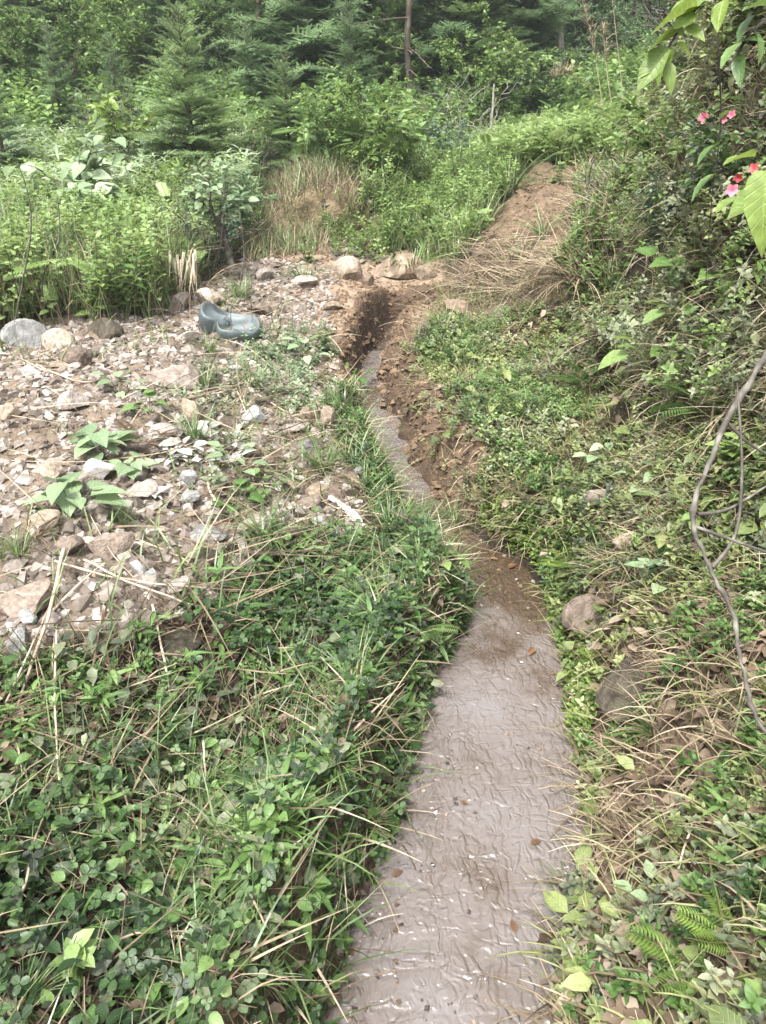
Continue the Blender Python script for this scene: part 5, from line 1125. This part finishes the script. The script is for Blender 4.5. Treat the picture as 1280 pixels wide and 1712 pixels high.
# hanging leafy branch in the top right corner
def spray_of_leaves(name, stem, leaves, label, cat, mat='bright', r=.0035):
    root = empty(name, pt(*stem[0]), label, cat); b = np.array(root.location)
    p = smooth_line([pt(*q) for q in stem], 6); child(root, build('stem', *tube(p - b, np.linspace(r, r * .4, len(p)), 6), M['twig'], smooth=True))
    for (x0, y0, x1, y1, Y, wid, roll, tp) in leaves:
        a_ = pt(x0, y0, Y); e_ = pt(x1, y1, Y - .03); L_ = np.linalg.norm(e_ - a_)
        V, Qd = scatter(tp, (a_ - b)[None], dirframes((e_ - a_)[None], np.array([roll])), np.array([[L_ * wid, L_, L_]]))
        child(root, build('leaf', V, Qd, M[mat], rep([U(.35, .7)], tp), smooth=True))
    return root
spray_of_leaves('hanging_branch', [(1330, -90, 1.35), (1220, -40, 1.32), (1150, 30, 1.3), (1120, 75, 1.28), (1100, 110, 1.27)],
    [(1165, 15, 1080, 38, 1.28, .9, .5, OVATE), (1180, 10, 1125, 5, 1.3, .9, -.3, OVATE), (1125, 62, 1078, 72, 1.27, .95, .6, OVATE), (1118, 80, 1066, 140, 1.26, .8, -.5, OVATE), (1125, 85, 1090, 135, 1.25, .75, .7, OVATE), (1130, 75, 1165, 92, 1.28, .8, -.6, OVATE), (1140, 60, 1100, 50, 1.3, .8, .2, OVATE), (1155, 40, 1170, 5, 1.32, .8, .9, OVATE),
     (1108, 100, 1128, 150, 1.26, .7, .2, OVATE), (1100, 105, 1075, 118, 1.27, .8, -.4, OVATE), (1145, 45, 1180, 60, 1.3, .8, .5, OVATE), (1160, 20, 1130, 40, 1.29, .8, -.7, OVATE),
     (1190, -5, 1150, 10, 1.3, .8, .1, OVATE), (1210, 0, 1195, 45, 1.3, .8, .4, OVATE)],
    'branch of bright yellow green leaves hanging in from the top edge', 'branch')
spray_of_leaves('hanging_branch', [(1330, -60, 1.2), (1290, 20, 1.2), (1250, 60, 1.2), (1225, 110, 1.2)],
    [(1270, 20, 1225, 60, 1.2, .7, .5, OVATE), (1260, 50, 1280, 100, 1.2, .7, -.4, OVATE), (1245, 70, 1200, 100, 1.22, .7, .3, OVATE), (1235, 90, 1235, 140, 1.2, .6, .6, OVATE), (1290, 10, 1240, 0, 1.2, .7, .3, OVATE), (1240, 70, 1275, 60, 1.2, .7, .4, OVATE)],
    'branch of darker leaves hanging right of the yellow green ones', 'branch', 'herb')
spray_of_leaves('big_leaf_spray', [(1330, 260, 1.0), (1290, 280, 1.0), (1262, 310, 1.0)],
    [(1283, 300, 1266, 425, .98, .55, .5, HEART), (1275, 330, 1222, 348, 1.03, .8, -.3, HEART), (1262, 262, 1208, 258, 1.08, .6, .3, OVATE), (1235, 334, 1196, 342, 1.12, .7, .2, OVATE)],
    'big bright leaves hanging close at the right edge below the flowers', 'branch')
spray_of_leaves('thin_stem', [(1215, -60, 1.35), (1200, 60, 1.4), (1205, 200, 1.45), (1190, 330, 1.5), (1180, 470, 1.6)], [(1203, 240, 1160, 265, 1.45, .6, .4, OVATE), (1198, 290, 1150, 325, 1.48, .5, .3, OVATE), (1204, 200, 1225, 175, 1.45, .6, .2, OVATE)], 'thin brown stem hanging down past the pink flowers', 'branch', 'herb', .002)
# azalea with pink flowers
az_ = bush(98, .55, .8, OVATE2, .04, 9, 1100, M['herb'], 'azalea_bush', 'shrub'); q = hit(1230, 330); use(az_, q - np.array([0, 0, .05]), 0, .7, 'azalea bush with pink and red flowers on the steep right bank', None, cat='shrub'); bpy.context.view_layer.update(); mi = np.array(az_.matrix_world.inverted())
def petal_flower():
    mb = MB()
    for a_ in range(5):
        v, qd, _ = xf(ROUND, a_ * 1.257, .55, 0, (.8, 1, 1)); mb.add(v, qd)
    for a_ in range(4):
        v, qd, _ = xf(LANCE, a_ * 1.57, 1.1, 0, (.25, .8, .8)); mb.add(v, qd)
    return mb
red = roughmat('red_petal', [(.33, .03, .04), (.44, .06, .075), (.55, .13, .14)], 30, .5, .1, 60, .001)
for px, py, s_, mt in [(1173, 216, .022, 'p'), (1222, 199, .015, 'p'), (1205, 219, .014, 'p'), (1234, 296, .016, 'r'), (1259, 290, .017, 'r'), (1268, 308, .014, 'r'), (1222, 328, .021, 'p')]:
    q = over(px, py, .62); d = CAM - q; D = d / np.linalg.norm(d)
    o = petal_flower().build('flower', M['petal'] if mt == 'p' else red, None, True)
    yaw, pit = math.atan2(-D[0], D[1]), math.asin(D[2])
    me = o.data; V = np.array([v.co[:] for v in me.vertices]) * s_
    Mx = frames(np.array([yaw]), np.array([pit - math.pi / 2 + U(-.5, .5)]), np.array([U(-.4, .4)]))[0]; V = V @ Mx.T + q
    V = np.c_[V, np.ones(len(V))] @ mi.T
    me.vertices.foreach_set('co', np.ascontiguousarray(V[:, :3], np.float32).ravel()); child(az_, o)
# tall plumed reeds against the dark valley
def reed(pts, Y, r, plume, label):
    p = smooth_line([pt(a_, b_, Y) for a_, b_ in pts], 5); g = np.array([p[0][0], Y, float(Hf(p[0][0], Y))]); p[0] = g
    root = empty('plumed_reed', g, label, 'reed'); child(root, build('stalk', *tube(p - g, np.linspace(r, r * .45, len(p)), 6), M['stalk'], smooth=True))
    if plume:
        m = 90; t = len(p) - 1 - R.random(m) * plume; q = np.stack([np.interp(t, range(len(p)), p[:, i]) for i in range(3)], -1) - g
        V, Qd, k = blades(q, U(.08, .22, m), U(.004, .008, m), U(.1, .8, m), U(.4, 1.6, m), None, 4, .6); child(root, build('plume', V, Qd, M['dry'], np.repeat(.45 + .4 * R.random(m), k)))
    return root
reed([(1012, 225), (1003, 150), (990, 70), (972, -5)], 8.6, .0055, 7, 'tall plumed reed leaning left against the dark valley')
reed([(1032, 222), (1020, 160), (1012, 100), (1008, 45)], 8.9, .005, 6, 'thinner reed between the two tall ones')
reed([(1046, 218), (1040, 150), (1030, 60), (1020, -30)], 8.7, .005, 0, 'tall bare reed right of the plumed one')
reed([(1010, 220), (1004, 190), (985, 145), (950, 124), (922, 130)], 8.8, .0045, 6, 'reed bowed over to the left with a drooping plume')
stalk('bare_twig', [hit(975, 440), pt(982, 330, 5.0), pt(988, 280, 5.0), pt(1000, 255, 5.0)], .007, .003, 'twig', 'thin dark upright twig in front of the mound', 'twig')
stalk('peg', [hit(651, 800), over(652, 785, .02), over(653, 770, .04)], .006, .006, 'bark', 'short dark peg standing at the left water edge', 'peg')
for pts, lab in [([(20, 560), (40, 460), (52, 360), (30, 270)], 'thin bare stem at the left edge of the meadow'), ([(75, 540), (70, 470), (98, 400), (95, 330)], 'thin brown stem among the tall meadow grass'), ([(400, 480), (408, 420), (398, 340)], 'thin dark stem at the right end of the meadow')]:
    Yb = hit(*pts[0])[1]; stalk('bare_twig', [hit(*pts[0])] + [pt(a_, b_, Yb) for a_, b_ in pts[1:]], .006, .003, 'twig', lab, 'twig')

# ------------------------------------------------------------------ the dumped plastic tub
tm = roughmat('grey_plastic', [(.085, .07, .052), (.07, .09, .095), (.085, .107, .112), (.13, .15, .155)], 16, .48, .15, 50, .003, 0, 4, .5)
def tub():
    na, V, prof = 64, [], [(0, 0), (.45, .0), (.74, .04), (.93, .2), (1.02, .45), (1.03, .7), (1.0, .9), (.95, 1.0), (.90, 1.0), (.84, .92), (.74, .80), (.5, .72), (0, .68)]
    a = np.arange(na) / na * 2 * math.pi
    for rr, hh in prof:
        hgt = .105 + .075 * sstep(-.2, -1, np.cos(a)) ** 1.0                       # taller at its left end
        dent = 1 - .30 * np.exp(-((a - 4.05) / .22) ** 2) * (rr > .4) - .10 * np.exp(-((a - 1.2) / .4) ** 2)
        V.append(np.stack([.165 * rr * np.cos(a) * dent * 1.05, .125 * rr * np.sin(a) * dent, hgt * hh + .012 * np.sin(3 * a) * hh], -1))
    V = np.concatenate(V); m = len(prof)
    Q = [(i * na + j, i * na + (j + 1) % na, (i + 1) * na + (j + 1) % na, (i + 1) * na + j) for i in range(m - 1) for j in range(na)]
    return V, np.array(Q)
q = hit(380, 568); t_ = empty('plastic_tub', q + np.array([0, .10, .0]), 'dented grey plastic tub lying half buried on the terrace', 'tub'); place(t_, q + np.array([.0, .10, -.012]), .12, 1.12, (.30, .12))
child(t_, build('shell', *tub(), tm, smooth=True))
teal = roughmat('teal_cloth', [(.04, .13, .15), (.07, .19, .22), (.11, .25, .28)], 20, .8, .3, 60, .004)
gv = np.array([(x_, y_) for y_ in np.linspace(0, 1, 6) for x_ in np.linspace(0, 1, 5)]); cv = np.stack([-.06 + .045 * gv[:, 0], -.02 + .05 * gv[:, 1], .085 + .02 * np.sin(gv[:, 1] * 3) + .01 * R.random(30)], -1)
child(t_, build('cloth_scrap', cv, [(r0 * 5 + c0, r0 * 5 + c0 + 1, r0 * 5 + c0 + 6, r0 * 5 + c0 + 5) for r0 in range(5) for c0 in range(4)], teal, smooth=True))
mb = MB()
for pts in ([(-.12, .03, .02), (-.03, -.01, .13), (.05, -.04, .30)], [(.1, .04, .02), (.12, .03, .12), (.10, .02, .30)], [(.02, 0, .02), (.0, .0, .14), (.01, -.03, .22)]): mb.add(*tube(smooth_line(np.array(pts), 4), .0016, 5))
child(t_, mb.build('dead_stems', M['twig']))
# bleached leaves and the pale torn stem on the rubble
wht = tintmat('bleached_leaf', [(.22, .215, .18), (.36, .36, .32), (.52, .52, .48)], .55, .4)
def leaf_heap(poly, n, size, label, mat):
    P = spots(poly, n, (-3, .6, 1, 5), .0); c = P.mean(0); V, Qd = scatter(OVATE, P - c + np.array([0, 0, .02]), frames(U(0, 6.28, len(P)), U(-.4, .5, len(P)), U(-.9, .9, len(P))), U(*size, len(P)) [:, None] * np.array([[.7, 1, 1.]]))
    o = build('leaf_heap', V, Qd, mat, rep(R.random(len(P)), OVATE)); o.location = c; return tag(o, label, 'dead leaves')
leaf_heap([(255, 735), (330, 715), (410, 730), (420, 770), (340, 790), (265, 770)], 800, (.04, .10), 'heap of bleached whitish leaves in the middle of the rubble', wht)
leaf_heap([(455, 805), (480, 795), (500, 812), (470, 825)], 500, (.04, .08), 'few bleached white leaf shreds above the white dead stem', wht)
leaf_heap([(225, 840), (290, 825), (300, 860), (240, 870)], 180, (.05, .09), 'scattered pale dry leaves among the grey stones', wht)
leaf_heap([(0, 1510), (60, 1490), (130, 1480), (140, 1520), (40, 1600), (0, 1600)], 160, (.06, .13), 'silvery dried leaves at the lower left edge', wht)
pts = np.array([over(530, 820, .03), over(560, 838, .04), over(585, 858, .04), over(612, 888, .02)]); p = smooth_line(pts, 8); wv = np.interp(np.linspace(0, 1, len(p)), [0, .2, .5, .8, 1], [.004, .012, .009, .02, .006]) * U(.7, 1.3, len(p))
sd3 = np.array([.5, .3, .6]); V = np.stack([p - sd3 * wv[:, None], p + np.array([0, 0, .006]), p + sd3 * wv[:, None]], 1).reshape(-1, 3); n = len(p)
o = build('torn_stem', V - p[0], [(3 * i + j, 3 * i + j + 1, 3 * i + j + 4, 3 * i + j + 3) for i in range(n - 1) for j in (0, 1)], wht, np.full(3 * n, .8)); o.location = p[0]; sm = o.modifiers.new('thick', 'SOLIDIFY'); sm.thickness = .004; tag(o, 'white torn strip of dead stem at the near edge of the rubble', 'dead stem')
# dead leaves in the stream
om = roughmat('orange_leaf', [(.05, .028, .015), (.11, .058, .03), (.19, .105, .06)], 30, .45, .3, 80, .002)
for px, py, L_, lab in [(886, 1412, .03, 'orange brown dead leaf floating in the middle of the near stream'), (893, 1086, .045, 'brown leaf caught where the stream bends, above the rippled reach'), (850, 952, .05, 'brown leaf in the stream beside the bend'), (770, 1342, .022, 'small dark leaf in the near stream left of the orange one'), (862, 1560, .03, 'brown leaf under the surface in the lowest reach'), (820, 935, .03, 'small leaf left of the one beside the bend'), (655, 1465, .03, 'orange leaf on the left water edge near the bottom'), (588, 1600, .022, 'reddish leaf among pebbles at the lower left water edge')]:
    x_, Y_ = on_water(px, py); V, Qd = scatter(OVATE, np.zeros((1, 3)), frames(np.array([U(0, 6.28)]), np.array([.15]), np.array([U(-.3, .3)])), np.array([[L_ * .8, L_ * 1.0, L_]])); o = build('dead_leaf', V, Qd, om, smooth=True); o.location = (x_, Y_, float(wl(Y_)) + .006); tag(o, lab, 'leaf')
V, Qd = scatter(LANCE, np.zeros((1, 3)), frames(np.array([1.35]), np.array([-.1]), np.array([.2])), np.array([[.13, .10, .1]])); o = build('dead_leaf', V, Qd, M['litter'], rep([.15], LANCE), smooth=True); x_, Y_ = on_water(940, 1578); o.location = (x_ + .01, Y_, float(wl(Y_)) + .02); tag(o, 'dark long leaf lying on the water at the lower right edge', 'leaf')

# ------------------------------------------------------------------ damp air over the valley
hm, N, L = newmat('damp_air'); N.remove(N['Principled BSDF'])
pv = N.new('ShaderNodeVolumePrincipled'); pv.inputs['Density'].default_value = .0024; pv.inputs['Color'].default_value = (.86, .95, .93, 1); pv.inputs['Anisotropy'].default_value = .2
L.new(pv.outputs[0], N['Material Output'].inputs['Volume'])
zlo, zhi = float(Z.min()) - 1., max(float(Z.max()), 14.) + 6.
hv = np.array([(x, y, z) for z in (zlo, zhi) for x, y in ((-72, -16), (72, -16), (72, 92), (-72, 92))], float)
tag(build('haze', hv, [(3, 2, 1, 0), (4, 5, 6, 7), (0, 1, 5, 4), (1, 2, 6, 5), (2, 3, 7, 6), (3, 0, 4, 7)], hm), 'thin damp air paling the far trees of the valley', None, None, 'stuff')

# dead leaves hanging in the hollow at the meadow edge
q = hit(315, 500); n = 16; r_ = empty('hanging_dead_leaves', q, 'pale dead leaves hanging in a bunch above the terrace, in front of the dark hollow', 'dead leaves')
P = np.stack([U(-.10, .10, n), U(-.03, .05, n), U(.24, .34, n)], -1)
V, Qd, k_ = blades(P, U(.18, .32, n), U(.010, .022, n), U(2.5, 2.9, n), U(-.1, .5, n), U(-2.2, -.9, n), 6, .9)
child(r_, build('leaves', V, Qd, M['dry'], np.repeat(.75 + .4 * R.random(n), k_)))
mb = MB()
for k_ in range(4): mb.add(*tube(wander(np.array([U(-.1, .1), .04, -.02]), np.array([U(-.08, .08), .03, .34]), 6, .08), .003, 5))
child(r_, mb.build('stems', M['twig']))
